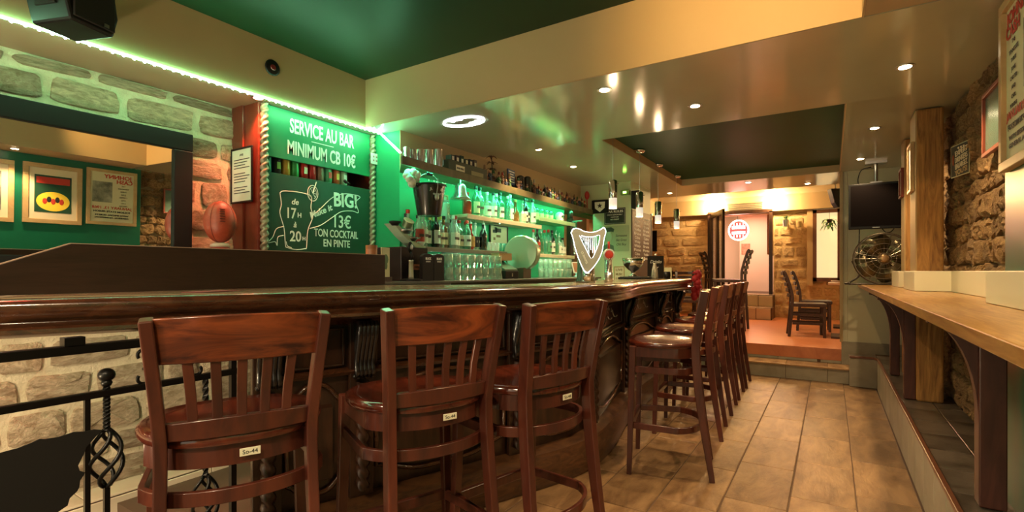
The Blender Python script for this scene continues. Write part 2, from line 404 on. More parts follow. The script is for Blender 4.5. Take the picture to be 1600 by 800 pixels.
struct('trim_panel_fascia',MB().bb(-1.662,-1.655,3.9,6.78,2.342,2.42).bb(.083,.09,3.9,6.78,2.342,2.42).bb(-1.66,.09,6.772,6.78,2.342,2.42),CREAM)
struct('ceiling_back_room',MB().bb(-4.6,1.2,7.7,10.85,2.66,2.75),[mat('ceiling_back_gloss',(.62,.50,.32),.10,coat=.3)])
struct('trim_back_fascia',MB().bb(-3.1,.95,10.70,10.82,2.36,2.66).bb(-4.6,-3.1,7.7,10.8,2.36,2.66),CREAM)
struct('trim_soffit_end',MB().bb(-4.6,.95,7.69,7.70,2.34,2.66),CREAM)
# ---- far steps, raised floor
stp=struct('floor_step',MB().bb(-4.6,.42,6.5,6.8,0,.155).bb(-4.6,.95,6.8,7.0,0,.32),GROUT)
rt=tile_mesh(.40,.155,.010).mesh('tile',GTILE); tt=tile_mesh(.40,.30,.012).mesh('tile',TILE)
for i in range(7):
    x=.17-.403*i
    put(rt,'tile',stp,(x,6.493,.078),rot=(PI/2,0,0)); put(tt,'tile',stp,(x,6.65,.167))
    put(rt,'tile',stp,(x-.1 if i else .0,6.793,.245),rot=(PI/2,0,0),sc=(1 if i else .5,1,1))
for o in (MB().bb(-3.0,.42,6.470,6.492,.152,.167),):
    struct('trim_step_nosing',o,mat('step_nosing',(.40,.24,.11),.4))
struct('floor_raised',MB().bb(-4.6,.95,6.79,10.9,.20,.335),OFLOOR,bev=.004)
struct('baseboard_pale_wall',MB().bb(.10,.95,6.775,6.8,.165,.425),GTILE,bev=.003)
d1=struct('floor_door_steps',MB().bb(-1.90,-.90,10.15,10.83,.33,.55).bb(-1.90,-.90,10.50,11,.55,.77).bb(-3.0,0,11,13,.5,.77),GROUT)
for i in range(4):
    put(tile_mesh(.235,.21,.008).mesh('tile',CTILE),'tile',d1,(-1.77+.245*i,10.143,.44),rot=(PI/2,0,0))
    put(tile_mesh(.235,.20,.008).mesh('tile',CTILE),'tile',d1,(-1.77+.245*i,10.493,.66),rot=(PI/2,0,0))
    put(tile_mesh(.235,.34,.008).mesh('tile',TILE),'tile',d1,(-1.77+.245*i,10.32,.557))
    put(tile_mesh(.235,.50,.008).mesh('tile',TILE),'tile',d1,(-1.77+.245*i,10.75,.777))
# ---- platform along the right wall
plat=struct('floor_platform',MB().bb(.41,.95,-1,6.8,0,.305),GROUT)
ft=tile_mesh(.296,.30,.010).mesh('tile',GTILE)
for i in range(22):
    y=.15+.30*i
    if y<6.5: put(ft,'tile',plat,(.400,y,.152),rot=(PI/2,0,-PI/2))
    for j,xc in enumerate((.50,.68)):
        if y<6.5: put(tile_mesh(.176,.296,.010).mesh('tile',DTILE) if i==0 else dtm,'tile',plat,(xc,y+.08*j,.315))
        if i==0: dtm=[o for o in plat.children][-1].data
put(tile_mesh(.24,.30,.01).mesh('tile',GTILE),'tile',plat,(.285,6.392,.152),rot=(PI/2,0,0)); put(tile_mesh(.24,.20,.01).mesh('tile',DTILE),'tile',plat,(.285,6.50,.315))
plat2=MB().bb(.17,.41,6.40,6.6,0,.305); struct('floor_platform_end',plat2,GROUT)
struct('trim_platform_edge',MB().strip([(.405,-1,.315),(.405,6.3,.315),(.38,6.385,.315),(.17,6.39,.315)],.022,.022),mat('platform_edge_wood',(.16,.06,.03),.35),bev=.004)
# ---- far door opening
dr=struct('door_1',MB().bb(-.99,-.93,10.62,10.72,.33,2.36).bb(-2.09,-2.02,10.62,10.72,.33,2.36).bb(-2.09,-.93,10.62,10.72,2.33,2.40),DARKW,bev=.004)
lf=MB()
Mleaf=fr((-2.02,10.6,.36),(.42,-.9,0))
for x0,x1 in ((0,.09),(.40,.52),(.80,.88)): lf.bb(x0,x1,0,2.0,-.02,.02,Mleaf)
for z0,z1 in ((0,.16),(1.90,2.0)): lf.bb(0,.88,z0,z1,-.02,.02,Mleaf)
lf.build('door_leaf',DARKW,dr,bev=.003)
MB().bb(.09,.80,.16,1.9,-.004,.004,Mleaf).build('pane',GPANE,dr)
struct('wall_hall',MB().bb(-1.75,-1.02,12.4,12.5,.7,2.6).bb(-3,-1.75,12.9,13,.7,2.6).bb(-1.02,.2,12.6,12.7,.7,2.6),mat('hall_plaster',(.78,.62,.50),.7))
struct('trim_hall_bulkhead',MB().bb(-1.06,-.6,11.05,12.2,1.55,2.5),mat('hall_brown',(.30,.13,.04),.6))
struct('ceiling_hall',MB().bb(-3,.3,11.0,13,2.52,2.6),CREAM)
light('AREA','hall_light',(-1.5,11.6,2.45),14,(1,.62,.42),.6)
# ---- far window
wn=struct('window_1',MB().bb(-.28,-.22,10.74,10.84,1.03,2.34).bb(.10,.16,10.74,10.84,1.03,2.34).bb(-.28,.16,10.74,10.84,2.28,2.34).bb(-.28,.16,10.74,10.84,1.03,1.10),mat('window_brown_wood',(.14,.055,.022),.4))
MB().bb(-.22,.10,10.80,10.81,1.10,2.28).build('pane',EM_DAY,wn)
struct('trim_window_side',MB().bb(-.37,-.28,10.76,10.82,.95,2.36),CREAM)

# ================================================================== BAR COUNTER
BP=crom([(-2.05,.42),(-1.72,1.27),(-1.42,2.05),(-1.2,2.6),(-1.14,2.95),(-1.17,3.35),(-1.27,3.9),(-1.33,4.5),(-1.35,5.2),(-1.33,5.9)],16)
CUM=[0]
for i in range(1,len(BP)): CUM.append(CUM[-1]+math.dist(BP[i],BP[i-1]))
def bpt(s,off=0,z=0):
    for i in range(1,len(BP)):
        if CUM[i]>=s or i==len(BP)-1: break
    t=(s-CUM[i-1])/(CUM[i]-CUM[i-1]); x=BP[i-1][0]+(BP[i][0]-BP[i-1][0])*t; y=BP[i-1][1]+(BP[i][1]-BP[i-1][1])*t
    a=BP[max(0,i-2)]; b=BP[min(len(BP)-1,i+1)]
    tx,ty=b[0]-a[0],b[1]-a[1]; l=math.hypot(tx,ty); nx,ny=ty/l,-tx/l
    return Vector((x+nx*off,y+ny*off,z)),Vector((tx/l,ty/l,0)),Vector((nx,ny,0))
def sweep(mb,s0,s1,prof,n=60,closed=True):
    vs=[];fs=[];K=len(prof)
    for i in range(n+1):
        s=s0+(s1-s0)*i/n
        for o_,z in prof: vs.append(bpt(s,o_,z)[0])
    for i in range(n):
        for k in range(K if closed else K-1):
            k2=(k+1)%K; fs.append((i*K+k,(i+1)*K+k,(i+1)*K+k2,i*K+k2))
    if closed: fs.append(tuple(range(K))); fs.append(tuple(n*K+k for k in range(K-1,-1,-1)))
    return mb.add(vs,fs)
bar=thing('bar_counter','long curved dark wooden bar counter with carved panels and thick glossy rounded lip','bar counter',(0,0,0))
lip=[(-.06,1.133),(-.02,1.133),(0,1.125),(.008,1.108),(0,1.088),(-.022,1.075),(-.030,1.060),(-.020,1.048),(-.004,1.040),(-.002,1.028),(-.02,1.016),(-.06,1.012),(-.13,1.012),(-.13,1.10)]
mb=MB(); sweep(mb,0,CUM[-1],lip,90)
# rounded left end cap of the lip
p0,t0,n0=bpt(0)
K=len(lip); vs=[];fs=[]
for i in range(9):
    a=PI/2*i/8
    for o_,z in lip:
        r_=o_+.13
        q=p0+n0*(-.13)+n0*(r_*math.cos(a))-t0*(r_*math.sin(a)); vs.append((q.x,q.y,z))
for i in range(8):
    for k in range(K):
        k2=(k+1)%K; fs.append((i*K+k2,(i+1)*K+k2,(i+1)*K+k,i*K+k))
mb.add(vs,fs)
mb.bb(-2.30,-2.18,.30,.36,1.015,1.12)
mb.build('edge_moulding',LIPW,bar,auto=50)
mb=MB(); vs=[]; fs=[]; n=110
for i in range(n+1):
    q=CUM[-1]*i/n; a=bpt(q,-.05)[0]; b=bpt(q,-.45)[0]
    t_=min(1,max(0,(a.y-1.75)/.55)); t_=t_*t_*(3-2*t_); c_x=Vector((-2.275,a.y+.12,0))
    b=c_x.lerp(b,t_)
    vs+=[(a.x,a.y,1.136),(a.x,a.y,1.10),(b.x,b.y,1.10),(b.x,b.y,1.136)]
for i in range(n):
    for k in range(4): fs.append((i*4+k,(i+1)*4+k,(i+1)*4+(k+1)%4,i*4+(k+1)%4))
fs+=[(0,1,2,3),(n*4+3,n*4+2,n*4+1,n*4)]
mb.add(vs,fs)
mb.build('worktop',BTOP,bar,auto=40)
S0=.72
mb=MB(); sweep(mb,S0,CUM[-1]-.1,[(-.20,1.02),(-.20,.05),(-.30,.05),(-.30,1.02)],70)
mb.build('front_panel',BARW,bar,auto=40)
mb=MB(); sweep(mb,S0,CUM[-1]-.08,[(-.10,.0),(-.09,.02),(-.09,.15),(-.105,.17),(-.11,.19),(-.17,.205),(-.26,.205),(-.26,0)],70)
mb.build('plinth',mat('plinth_wood',(.05,.02,.008),.4,coat=.2,kind='wood',c2=(.12,.05,.018),scale=4,stretch=(2,2,8)),bar,auto=40)
mb=MB(); sweep(mb,S0,CUM[-1]-.1,[(-.165,.78),(-.155,.77),(-.165,.755),(-.20,.75),(-.20,.785)],70)
sweep(mb,S0,CUM[-1]-.1,[(-.12,1.012),(-.15,.985),(-.20,.975),(-.20,1.012)],70)
mb.build('frieze_moulding',LIPW,bar,auto=40)
PIL=[S0+.04,1.15,2.02,2.78,3.87,5.0,5.62]
for pi_,s in enumerate(PIL):
    p,t,n=bpt(s,-.19)
    M=fr((p.x,p.y,0),(t.x,t.y,0))       # local x along the bar, y up, z outward
    pl=MB().bb(-.055,.055,.2,1.0,0,.028,M).build('pilaster',BARW,bar,bev=.004)
    # twisted half column
    pts=[]; N_=90
    base=M@Vector((0,.24,.045)); top=M@Vector((0,.72,.045))
    vs=[];fs=[];K=12
    for i in range(N_+1):
        z=.24+.48*i/N_
        for k in range(K):
            a=2*PI*k/K; rr=.026+.006*math.cos(3*(a)-i*.62*1.0)
            q=M@Vector((rr*math.cos(a),z,.040+rr*math.sin(a))); vs.append(q)
    for i in range(N_):
        for k in range(K):
            k2=(k+1)%K; fs.append((i*K+k,i*K+k2,(i+1)*K+k2,(i+1)*K+k))
    MB().add(vs,fs).build('twisted_column',BARW,pl,smooth=True)
    # acanthus corbel: a scrolled bracket with leaf lobes
    mb=MB()
    prof=[(0,.995),(.085,.995),(.095,.97),(.085,.93),(.07,.89),(.055,.85),(.045,.81),(.05,.785),(.055,.765),(.04,.745),(0,.74)]
    mb.prism([(z_,y_) for z_,y_ in prof],.07,M@Matrix(((0,0,1,-.035),(0,1,0,0),(1,0,0,0.01),(0,0,0,1))))
    for k in range(5):
        xx=-.036+.018*k
        P=[M@Vector((xx,y_,z_+.018)) for z_,y_ in prof[1:-1]]
        mb.tube(P,[.011,.013,.013,.012,.011,.011,.013,.012,.006],6)
    for k in range(6): mb.ball(tuple(M@Vector((-.04+.016*k,.75-.006*(k%2),.05))),.011,n=8,m=6)
    mb.build('corbel',mat('carved_black_wood',(.012,.010,.009),.25,coat=.4),pl,smooth=True)
# panels between pilasters
for a,b in zip(PIL[:-1],PIL[1:]):
    if b-a<.25: continue
    m0=a+.075; m1=b-.075; fpn=MB(); n=24
    def arch(u): return .70-.07*(1-math.cos(2*PI*u))*.0 - .055*math.cos(2*PI*u)*1.0
    up=[bpt(m0+(m1-m0)*i/n,-.185,.69+.035*math.sin(PI*i/n)**2-.05*abs(math.cos(PI*i/n))**6)[0] for i in range(n+1)]
    dn=[bpt(m0+(m1-m0)*i/n,-.185,.255+.06*abs(math.cos(PI*i/n))**5)[0] for i in range(n+1)]
    lp=up+dn[::-1]
    fpn.tube(lp,.011,6,closed=True)
    fpn.build('panel_moulding',LIPW,bar,smooth=True)
    f2=MB()
    up=[bpt(m0+(m1-m0)*i/n,-.185,.80)[0] for i in range(n+1)]; dn=[bpt(m0+(m1-m0)*i/n,-.185,.96)[0] for i in range(n+1)]
    f2.tube(up+dn[::-1],.007,6,closed=True); f2.build('frieze_frame',BARW,bar,smooth=True)
    rp=MB(); sweep(rp,m0+.05,m1-.05,[(-.20,.30),(-.178,.31),(-.178,.62),(-.20,.63)],12); rp.build('raised_panel',BARW,bar,auto=40)
    for q in (.38,.62) if b-a>.5 else (.5,):
        p,t,n_=bpt(m0+(m1-m0)*q,-.19,.90)
        hk=MB(); Mh=fr((p.x,p.y,.90),(t.x,t.y,0))
        hk.tube([Mh@Vector(v) for v in ((0,.03,0),(0,.015,.012),(0,-.01,.016),(0,-.028,.024),(0,-.03,.038),(0,-.018,.046))],.0038,6)
        hk.box((0,.02,.002),(.014,.035,.004),Mh); hk.build('bag_hook',STEEL,bar,smooth=True)
# upright privacy board on the bar
pb=thing('privacy_board','dark wooden upright board with sloped left corner standing on the bar','board',(-2.27,1.2,1.136))
M=fr((-2.25,0,0),(0,1,0))
mb=MB(); mb.prism([(.27,1.137),(2.13,1.137),(2.13,1.312),(.66,1.312),(.27,1.148)],.022,Matrix.Translation((0,-0,0))@fr((-2.272,0,0),(0,1,0)))
mb.v=[(x+2.27,y-1.2,z-1.136) for x,y,z in mb.v]
mb.build('board',PANELW,pb,bev=.002)
MB().strip([(.009,-.93,.013),(.009,-.54,.1775),(.009,.93,.1775)],.022,.003).build('edge_strip',mat('worn_edge',(.35,.25,.18),.4),pb)  # paler strip along the board's sloped and top edges
# back service counter behind the bar
tag(MB().bb(-2.795,-2.33,2.84,5.58,.0,1.13).bb(-2.79,-2.29,2.00,5.58,1.13,1.15).build('service_counter',[mat('service_counter_steel',(.16,.17,.15),.3,metal=.7)],bev=.004),'long dark steel service counter standing behind the bar under the bottle shelves','counter')

# ================================================================== STOOLS
def make_stool():
    """origin at floor centre; faces +y (front), back at -y"""
    t=thing('bar_stool','x','stool')
    hw=.205
    # seat: rounded at the back, wide front, slightly dished
    out=[]
    for k in range(40):
        a=2*PI*k/40; x=.240*math.copysign(abs(math.cos(a))**.75,math.cos(a)); y=.215*math.copysign(abs(math.sin(a))**.85,math.sin(a))
        if y<0: x*=1-.10*(-y/.215)
        out.append((x,y))
    mb=MB(); rings=[(1.0,.762),(1.015,.770),(1.01,.784),(.965,.792),(.8,.787),(.5,.779),(.2,.777)]
    vs=[(x*s,y*s,z) for s,z in rings for x,y in out]; n=40
    fs=[(i*n+k,i*n+(k+1)%n,(i+1)*n+(k+1)%n,(i+1)*n+k) for i in range(len(rings)-1) for k in range(n)]
    fs+=[tuple(range(n-1,-1,-1)),tuple((len(rings)-1)*n+k for k in range(n))]
    mb.add(vs,fs).build('seat',SEATW,t,auto=60)
    # bentwood hoops: apron, stretcher, foot hoop
    def hoop(z,h,ex,name):
        P=[(hw+ex*.2-.0,.17,z)]
        for i in range(15):
            a=PI*i/14; P.append(((.212+ex)*math.cos(a),-.06-(.135+ex)*math.sin(a),z))
        P.append((-hw-ex*.2,.17,z)); P=crom(P,2)
        b=MB().strip(P,.016,h); b.build(name,WOOD,t,auto=50,bev=.003)
    hoop(.732,.058,.0,'apron'); hoop(.628,.038,.012,'stretcher'); hoop(.29,.038,.03,'foot_hoop')
    MB().bb(-hw,hw,.163,.183,.71,.762).build('front_apron',WOOD,t,bev=.003)
    MB().bb(-hw-.01,hw+.01,.17,.195,.27,.31).build('foot_rest',WOOD,t,bev=.004)
    for s in (-1,1):
        P=[(s*(hw+.018),.178,0),(s*hw,.172,.762)]
        MB().strip([(s*(hw+.025),.19,0),(s*(hw+.008),.18,.4),(s*hw,.172,.765)],[.028,.034,.038],[.028,.034,.038],up=(0,1,0)).build('front_leg',WOOD,t,bev=.003)
        # rear leg runs up into the back post
        P=crom([(s*.195,-.275,0),(s*.185,-.215,.40),(s*.178,-.185,.72),(s*.183,-.195,.85),(s*.205,-.235,1.10)],6)
        m=len(P); wv=[.026+.004*min(1,p[2]/.4)+.0*p[2] for p in P]; hv=[.030+.018*min(1,p[2]/.5) for p in P]
        MB().strip(P,wv,hv,up=(0,1,0)).build('rear_leg',WOOD,t,bev=.004)
    # curved rails of the back
    def rail(z0,z1,y0,y1,xw,bow,th,name,m_):
        vs=[];n=14
        for i in range(n+1):
            u=-1+2*i/n; b=bow*(1-u*u)
            for (z,y,q) in ((z0,y0,xw[0]),(z1,y1,xw[1])):
                for d in (-th/2,th/2): vs.append((u*q,y-b+d,z+(.006*(1-u*u) if z==z1 else 0)))
        fs=[]
        for i in range(n):
            a=i*4;b=a+4
            fs+=[(a,b,b+2,a+2),(a+1,a+3,b+3,b+1),(a+2,b+2,b+3,a+3),(a,a+1,b+1,b)]
        fs+=[(0,2,3,1),(n*4,n*4+1,n*4+3,n*4+2)]
        return MB().add(vs,fs).build(name,m_,t,bev=.003,auto=40)
    rail(.985,1.10,-.212,-.232,(.183,.193),.028,.02,'top_rail',WOODR)
    rail(.785,.832,-.185,-.192,(.165,.168),.026,.022,'lower_rail',WOOD)
    for i in range(5):
        u=-.66+.33*i; b=.027*(1-u*u)
        MB().strip([(u*.166,-.190-b,.828),(u*.172,-.196-b*.9,.90),(u*.184,-.212-b,.99)],.024,.012,up=(0,1,0)).build('slat',WOOD,t,bev=.002)
    st=MB().box((.02,-.2135,.735),(.05,.003,.021)).build('sticker',mat('sticker_paper',(.78,.74,.55),.5),t,bev=.001)
    text('sticker_writing','So-44',.016,fr((.02,-.2155,.730),(1,0,0)),INK,st,ext=.0003)
    return t
SG='dark red wooden bar stools along the bar'
proto=make_stool()
ST=[((-1.285,.725),65,'slatted wooden bar stool, nearest and largest, at the left in front of the railing'),
    ((-1.037,1.261),68,'slatted wooden bar stool, second from the left, bold wood grain in its top rail'),
    ((-.822,1.71),75,'slatted wooden bar stool, third from the left, just before the bar bulges outward'),
    ((-.640,3.24),102,'bar stool seen from its side, nearest of the five beyond the bulge in the bar'),
    ((-.70,4.02),95,'bar stool, second nearest of the five lined up beyond the bulge in the bar'),
    ((-.74,4.75),93,'bar stool in the middle of the five lined up beyond the bulge in the bar'),
    ((-.76,5.33),92,'bar stool, second farthest of the five lined up beyond the bulge in the bar'),
    ((-.77,5.90),92,'bar stool at the far end of the bar, closest to the tiled steps')]
for i,((bx,by),th,lab) in enumerate(ST):
    t=proto if i==0 else copy_tree(proto)
    t['label']=lab; t['group']=SG
    a=math.radians(th); f=Vector((-math.sin(a),math.cos(a),0))
    t.location=(bx+f.x*.25,by+f.y*.25,0); t.rotation_euler=(0,0,a)
    t.rotation_euler[2]=a

# ================================================================== WROUGHT IRON RAILING
rl=thing('iron_railing','black wrought iron railing with twisted basket balusters below the left bar end','railing',(-1.95,0,0))
MB().strip([(0,-.6,.976),(0,1.1,.976)],.035,.028).build('top_rail',BLACK,rl,bev=.003)
MB().strip([(0,-.6,.828),(0,1.1,.828)],.022,.022).build('lower_rail',BLACK,rl,bev=.003)
MB().bb(-.02,.02,.55,.60,.99,1.015).build('bracket',BLACK,rl)
def baluster(y,zc,knob):
    mb=MB(); r=.010
    z1=.86 if knob else .82
    n=40
    mb.tube([(0,y,zc+.085+(z1-zc-.085)*i/n) for i in range(n+1)],.0105,4,sq=True,twist=.5 if True else 0)
    mb.tube([(0,y,-.1),(0,y,zc-.09)],.0105,4,sq=True)
    o=mb.build('baluster',BLACK,rl)
    if knob: MB().ball((0,y,.885),.024,sc=(1,1,.9)).lathe([(.012,0),(.016,.01),(.012,.02)],12,c=(0,y,.85)).build('knob',BLACK,o,smooth=True)
    bs=MB()
    for k in range(4):
        P=[]
        for i in range(17):
            u=i/16; a=2*PI*k/4+u*PI*1.15; rr=.008+.036*math.sin(PI*u)**.8
            P.append((rr*math.cos(a),y+rr*math.sin(a),zc-.09+.18*u))
        bs.tube(P,.0065,6)
    bs.build('basket',BLACK,o,smooth=True)
baluster(.66,.62,True); baluster(.96,.37,False); baluster(.20,.6,True)
MB().strip([(0,.61,.83),(0,.61,.3)],.014,.014,up=(0,1,0)).strip([(0,1.06,.96),(0,1.06,-.1)],.02,.02,up=(0,1,0)).build('plain_bar',BLACK,rl)
for y,z,sg in ((.76,.926,1),(.76,.865,-1),(.93,.865,-1),(.93,.926,1)):
    P=[]
    for i in range(22):
        u=i/21; a=-PI/2+u*1.45*PI*1.15; rr=.030*(1-.55*u)
        P.append((0,y+(-1 if y<.9 else 1)*(.0-rr*math.cos(a)),z+sg*(rr*math.sin(a)+.006)))
    MB().tube(P,.0055,6).build('scroll',BLACK,rl,smooth=True)
# torn-edged black sheet fixed to the railing
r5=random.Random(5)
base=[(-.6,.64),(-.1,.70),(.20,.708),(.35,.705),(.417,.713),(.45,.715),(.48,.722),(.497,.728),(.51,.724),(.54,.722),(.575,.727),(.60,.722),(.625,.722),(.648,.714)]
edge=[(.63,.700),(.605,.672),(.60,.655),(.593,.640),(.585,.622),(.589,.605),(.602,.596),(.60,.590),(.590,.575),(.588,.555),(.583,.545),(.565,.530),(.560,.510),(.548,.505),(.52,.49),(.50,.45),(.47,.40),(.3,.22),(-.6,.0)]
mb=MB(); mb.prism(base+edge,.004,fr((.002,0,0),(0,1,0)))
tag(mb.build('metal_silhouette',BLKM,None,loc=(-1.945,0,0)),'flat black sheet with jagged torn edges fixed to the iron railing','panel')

# ================================================================== LEFT WALL: MIRROR, SPEAKER, LED
def wall_frame(t,w,h,fw,fd,mf,inner,mi,M):
    """frame w x h centred at M origin; local z out"""
    mb=MB()
    mb.bb(-w/2,w/2,h/2-fw,h/2,0,fd,M).bb(-w/2,w/2,-h/2,-h/2+fw,0,fd,M).bb(-w/2,-w/2+fw,-h/2+fw,h/2-fw,0,fd,M).bb(w/2-fw,w/2,-h/2+fw,h/2-fw,0,fd,M)
    mb.build('frame',mf,t,bev=.003)
    return MB().bb(-w/2+fw,w/2-fw,-h/2+fw,h/2-fw,0,fd*.45,M).build(inner,mi,t)
mi=thing('wall_mirror','large wall mirror in a broad black wooden frame on the stone wall','mirror',(-3.31,0,0))
tau=math.radians(1.2); phi=math.radians(-.3)
Mm=Matrix.Translation((-.015,.30,1.62))@Matrix.Rotation(phi,4,'Z')@Matrix.Rotation(tau,4,'Y')@fr((0,0,0),(0,1,0))
W_,H_=2.5,.86
fm=MB()
for (x0,x1,y0,y1) in ((-W_/2,W_/2,H_/2-.105,H_/2),(-W_/2,W_/2,-H_/2,-H_/2+.105),(-W_/2,-W_/2+.105,-H_/2+.105,H_/2-.105),(W_/2-.105,W_/2,-H_/2+.105,H_/2-.105)):
    fm.bb(x0,x1,y0,y1,-.03,.02,Mm)
fm.build('frame',BLKP,mi,bev=.006)
MB().bb(-W_/2+.10,W_/2-.10,-H_/2+.10,H_/2-.10,-.012,0,Mm).build('mirror_glass',mat('mirror_silver',(.86,.86,.84),.0,metal=1),mi)
# posters
def poster(name,label,y0,y1,z0,z1,fw,rows,x=.585,kind=0):
    t=thing(name,label,'poster',(x,(y0+y1)/2,(z0+z1)/2))
    M=fr((0,0,0),(0,-1,0)); w,h=y1-y0,z1-z0
    wall_frame(t,w,h,fw,.03,GOLDF,'mount',MATF if kind else mat('poster_cream',(.66,.62,.40),.6),M)
    return t,M@Matrix.Translation((0,0,.0145)),w-2*fw,h-2*fw
t,M,w_,h_=poster('framed_poster','framed concert poster with red letters at the right edge beside the stone wall',2.20,2.69,1.60,2.245,.035,None)
ph=MB().bb(0,.19,-.06,.18,0,.0015,M).build('photo_print',mat('photo_grey',(.10,.11,.08),.5,kind='n',c2=(.42,.42,.32),scale=9),t)
def tx(s,sz,x,y,m_,wd=None,p=t,b=0): return text('lettering',s,sz,M@Matrix.Translation((x,y,.002)),m_,p,ext=.0004,bold=b,width=wd)
tx('JOHNNY',.062,-.055,.225,REDI,.28,b=.002); tx('CASH',.062,-.12,.172,REDI,.16,b=.002)
for i,s in enumerate(('THE','TENNESSEE','THREE','JUNE','CARTER','AND','CARL','PERKINS')): tx(s,.022,-.11,.14-.034*i,INK)
tx('JANUARY 13, 1968',.042,0,-.135,REDI,.39,b=.001); tx('FOLSOM STATE PRISON',.028,0,-.175,INK,.36,b=.001); tx('WITH SPECIAL GUESTS',.022,0,-.215,INK,.33,b=.001); tx('GENERAL ADMISSION',.022,0,-.245,INK,.33,b=.001)
t2,M,w_,h_=poster('framed_print','framed dark green print with a yellow disc on the green wall, seen in the mirror',1.665,2.16,1.575,2.215,.045,None,kind=1)
MB().bb(-.155,.155,-.20,.20,0,.002,M).build('print',mat('print_green',(.01,.06,.03),.5),t2)
MB().prism([(.14*math.cos(a*PI/16),.105*math.sin(a*PI/16)-.08) for a in range(32)],.003,M).build('disc',mat('print_yellow',(.85,.60,.05),.5),t2)
MB().bb(-.14,.14,.11,.18,0,.0035,M).build('band',REDI,t2)
for k in range(5): MB().ball(tuple(M@Vector((-.07+.035*k,-.08+.02*(k%2),.004))),.02,sc=(.1,1,1.6)).build('blot',(INK if k%2 else REDI),t2)
t3,M,w_,h_=poster('framed_print','framed pale print at the left edge of the mirror, on the green wall',1.10,1.60,1.565,2.205,.045,None,kind=1)
MB().bb(-.155,.155,-.20,.20,0,.002,M).build('print',mat('print_grey',(.05,.06,.05),.5,kind='n',c2=(.3,.3,.25),scale=6),t3)
# loudspeaker on the left soffit
sp=thing('loudspeaker','large black loudspeaker mounted upside down on the ceiling edge at the top left','speaker',(-2.80,.83,2.375),math.radians(20)); sp.scale=(.9,.9,.9)
mb=MB(); mb.prism([(-.10,-.12),(.10,-.12),(.125,-.02),(.10,.14),(-.10,.14),(-.125,-.02)],.24,fr((-.12,0,0),(0,1,0)))
mb.build('cabinet',BLKP,sp,bev=.012)
MB().bb(.121,.135,-.095,.095,-.10,.12).build('grille',BLKM,sp,bev=.004)
MB().bb(-.06,.06,-.128,-.118,-.05,.03).build('trim_band',BLKM,sp); MB().box((.137,.05,-.085),(.004,.022,.016)).build('badge',STEEL,sp)
MB().bb(-.13,-.11,-.03,.03,.02,.20).build('mount',BLACK,sp)
# LED strip with its diodes
led=thing('led_strip','bright green-white LED strip along the ceiling edge over the mirror','light strip',(-2.968,0,2.293))
A=Vector((.0,-1.2,0)); B=Vector((.0,2.76,0)); C=Vector((.165,2.72,-.02)); D=Vector((.34,2.74,-.27))
D=Vector((-2.485+2.965,2.495,-.265))
MB().strip([A,B],.012,.006).strip([B,D],.012,.006).build('tape',mat('led_tape',(.28,1.0,.48),emis=20),led)
dm=MB().ball((0,0,0),.007,n=8,m=6).mesh('diode',EM_LED)
L1=(B-A).length; n=int(L1/.045)
for i in range(n): put(dm,'diode',led,tuple(A+(B-A)*(i+.5)/n+Vector((.004,0,-.006))))
n=int((D-B).length/.045)
for i in range(n): put(dm,'diode',led,tuple(B+(D-B)*(i+.5)/n+Vector((.008,-.008,-.004))))
# teal LED bar under the figurine shelf
tb=thing('teal_light_bar','teal LED bar under the long high shelf over the bottles','light strip',(-2.562,4.28,1.975),.0338)
MB().bb(-.010,.010,-1.74,1.72,-.002,.004).build('housing',STEEL,tb)
MB().bb(-.008,.004,-1.72,1.70,-.010,-.002).build('tube',EM_TEAL,tb)
# round ceiling speaker on the recess fascia
cs=thing('round_speaker','small round black speaker with red centre set in the cream fascia','speaker',(-2.97,1.86,2.495))
My=fr((0,0,0),(0,1,0))
MB().lathe([(.047,0),(.05,.008),(.04,.014)],24,My).build('ring',BLKP,cs,smooth=True); MB().lathe([(.02,.012),(.015,.02)],16,My).build('cone',mat('dark_red',(.2,.02,.02),.4),cs)

# ================================================================== SIGN CABINET
cb=thing('sign_cabinet','red-brown wooden cabinet with green sign boards and gilt rope columns on the left','cabinet',(-3.24,2.3,1.15))
MB().bb(-.13,.15,-.46,-.44,0,1.15).bb(-.13,-.11,-.44,.50,0,1.15).bb(-.13,.15,.48,.50,0,1.15).bb(-.11,.13,-.44,.48,0,.02).bb(-.11,.13,-.44,.48,.70,.715).build('body',REDW,cb,bev=.003)
MB().bb(-.13,.0,-.475,-.46,0,1.15).build('side_board',REDW,cb,bev=.003)
Ms=fr((.16,0,-1.15),(0,1,0))    # local x = y-2.3, y = height, z = out
b1=MB().bb(-.40,.455,1.965,2.297,-.02,0,Ms).build('sign_board',GBOARD,cb,bev=.002)
b2=MB().bb(-.40,.455,1.17,1.862,-.02,0,Ms).build('chalkboard',CHALKB,cb,bev=.002)
def st_(s,sz,y,z,m_=CHALK,wd=None,p=b1,b=.0015,rot=0,sh=0): return text('lettering',s,sz,Ms@Matrix.Translation((y-2.3,z,.0005))@Matrix.Rotation(rot,4,'Z'),m_,p,bold=b,width=wd,shear=sh)
st_('SERVICE AU BAR',.135,2.325,2.155,wd=.54,b=.003); st_('MINIMUM CB 10\u20ac',.13,2.325,2.008,wd=.57,b=.003)
MB().bb(-.075,.11,2.123,2.128,0,.0015,Ms).build('rule',CHALK,b1)
c_=lambda s,sz,y,z,wd=None,b=.001,rot=0,sh=0: st_(s,sz,y,z,CHALK,wd,b2,b,rot,sh)
c_('de',.055,2.095,1.67,sh=.2); c_('17',.10,2.065,1.575,wd=.065,b=.0015); c_('H',.045,2.13,1.585); c_('\u00e0',.055,2.095,1.515,sh=.2); c_('20',.10,2.10,1.42,wd=.085,b=.0015); c_('H',.035,2.165,1.43)
c_('Make it',.062,2.31,1.625,wd=.20,rot=.42,sh=.15,b=.0015); c_('BIG!',.14,2.52,1.70,wd=.21,rot=.03,b=.004)
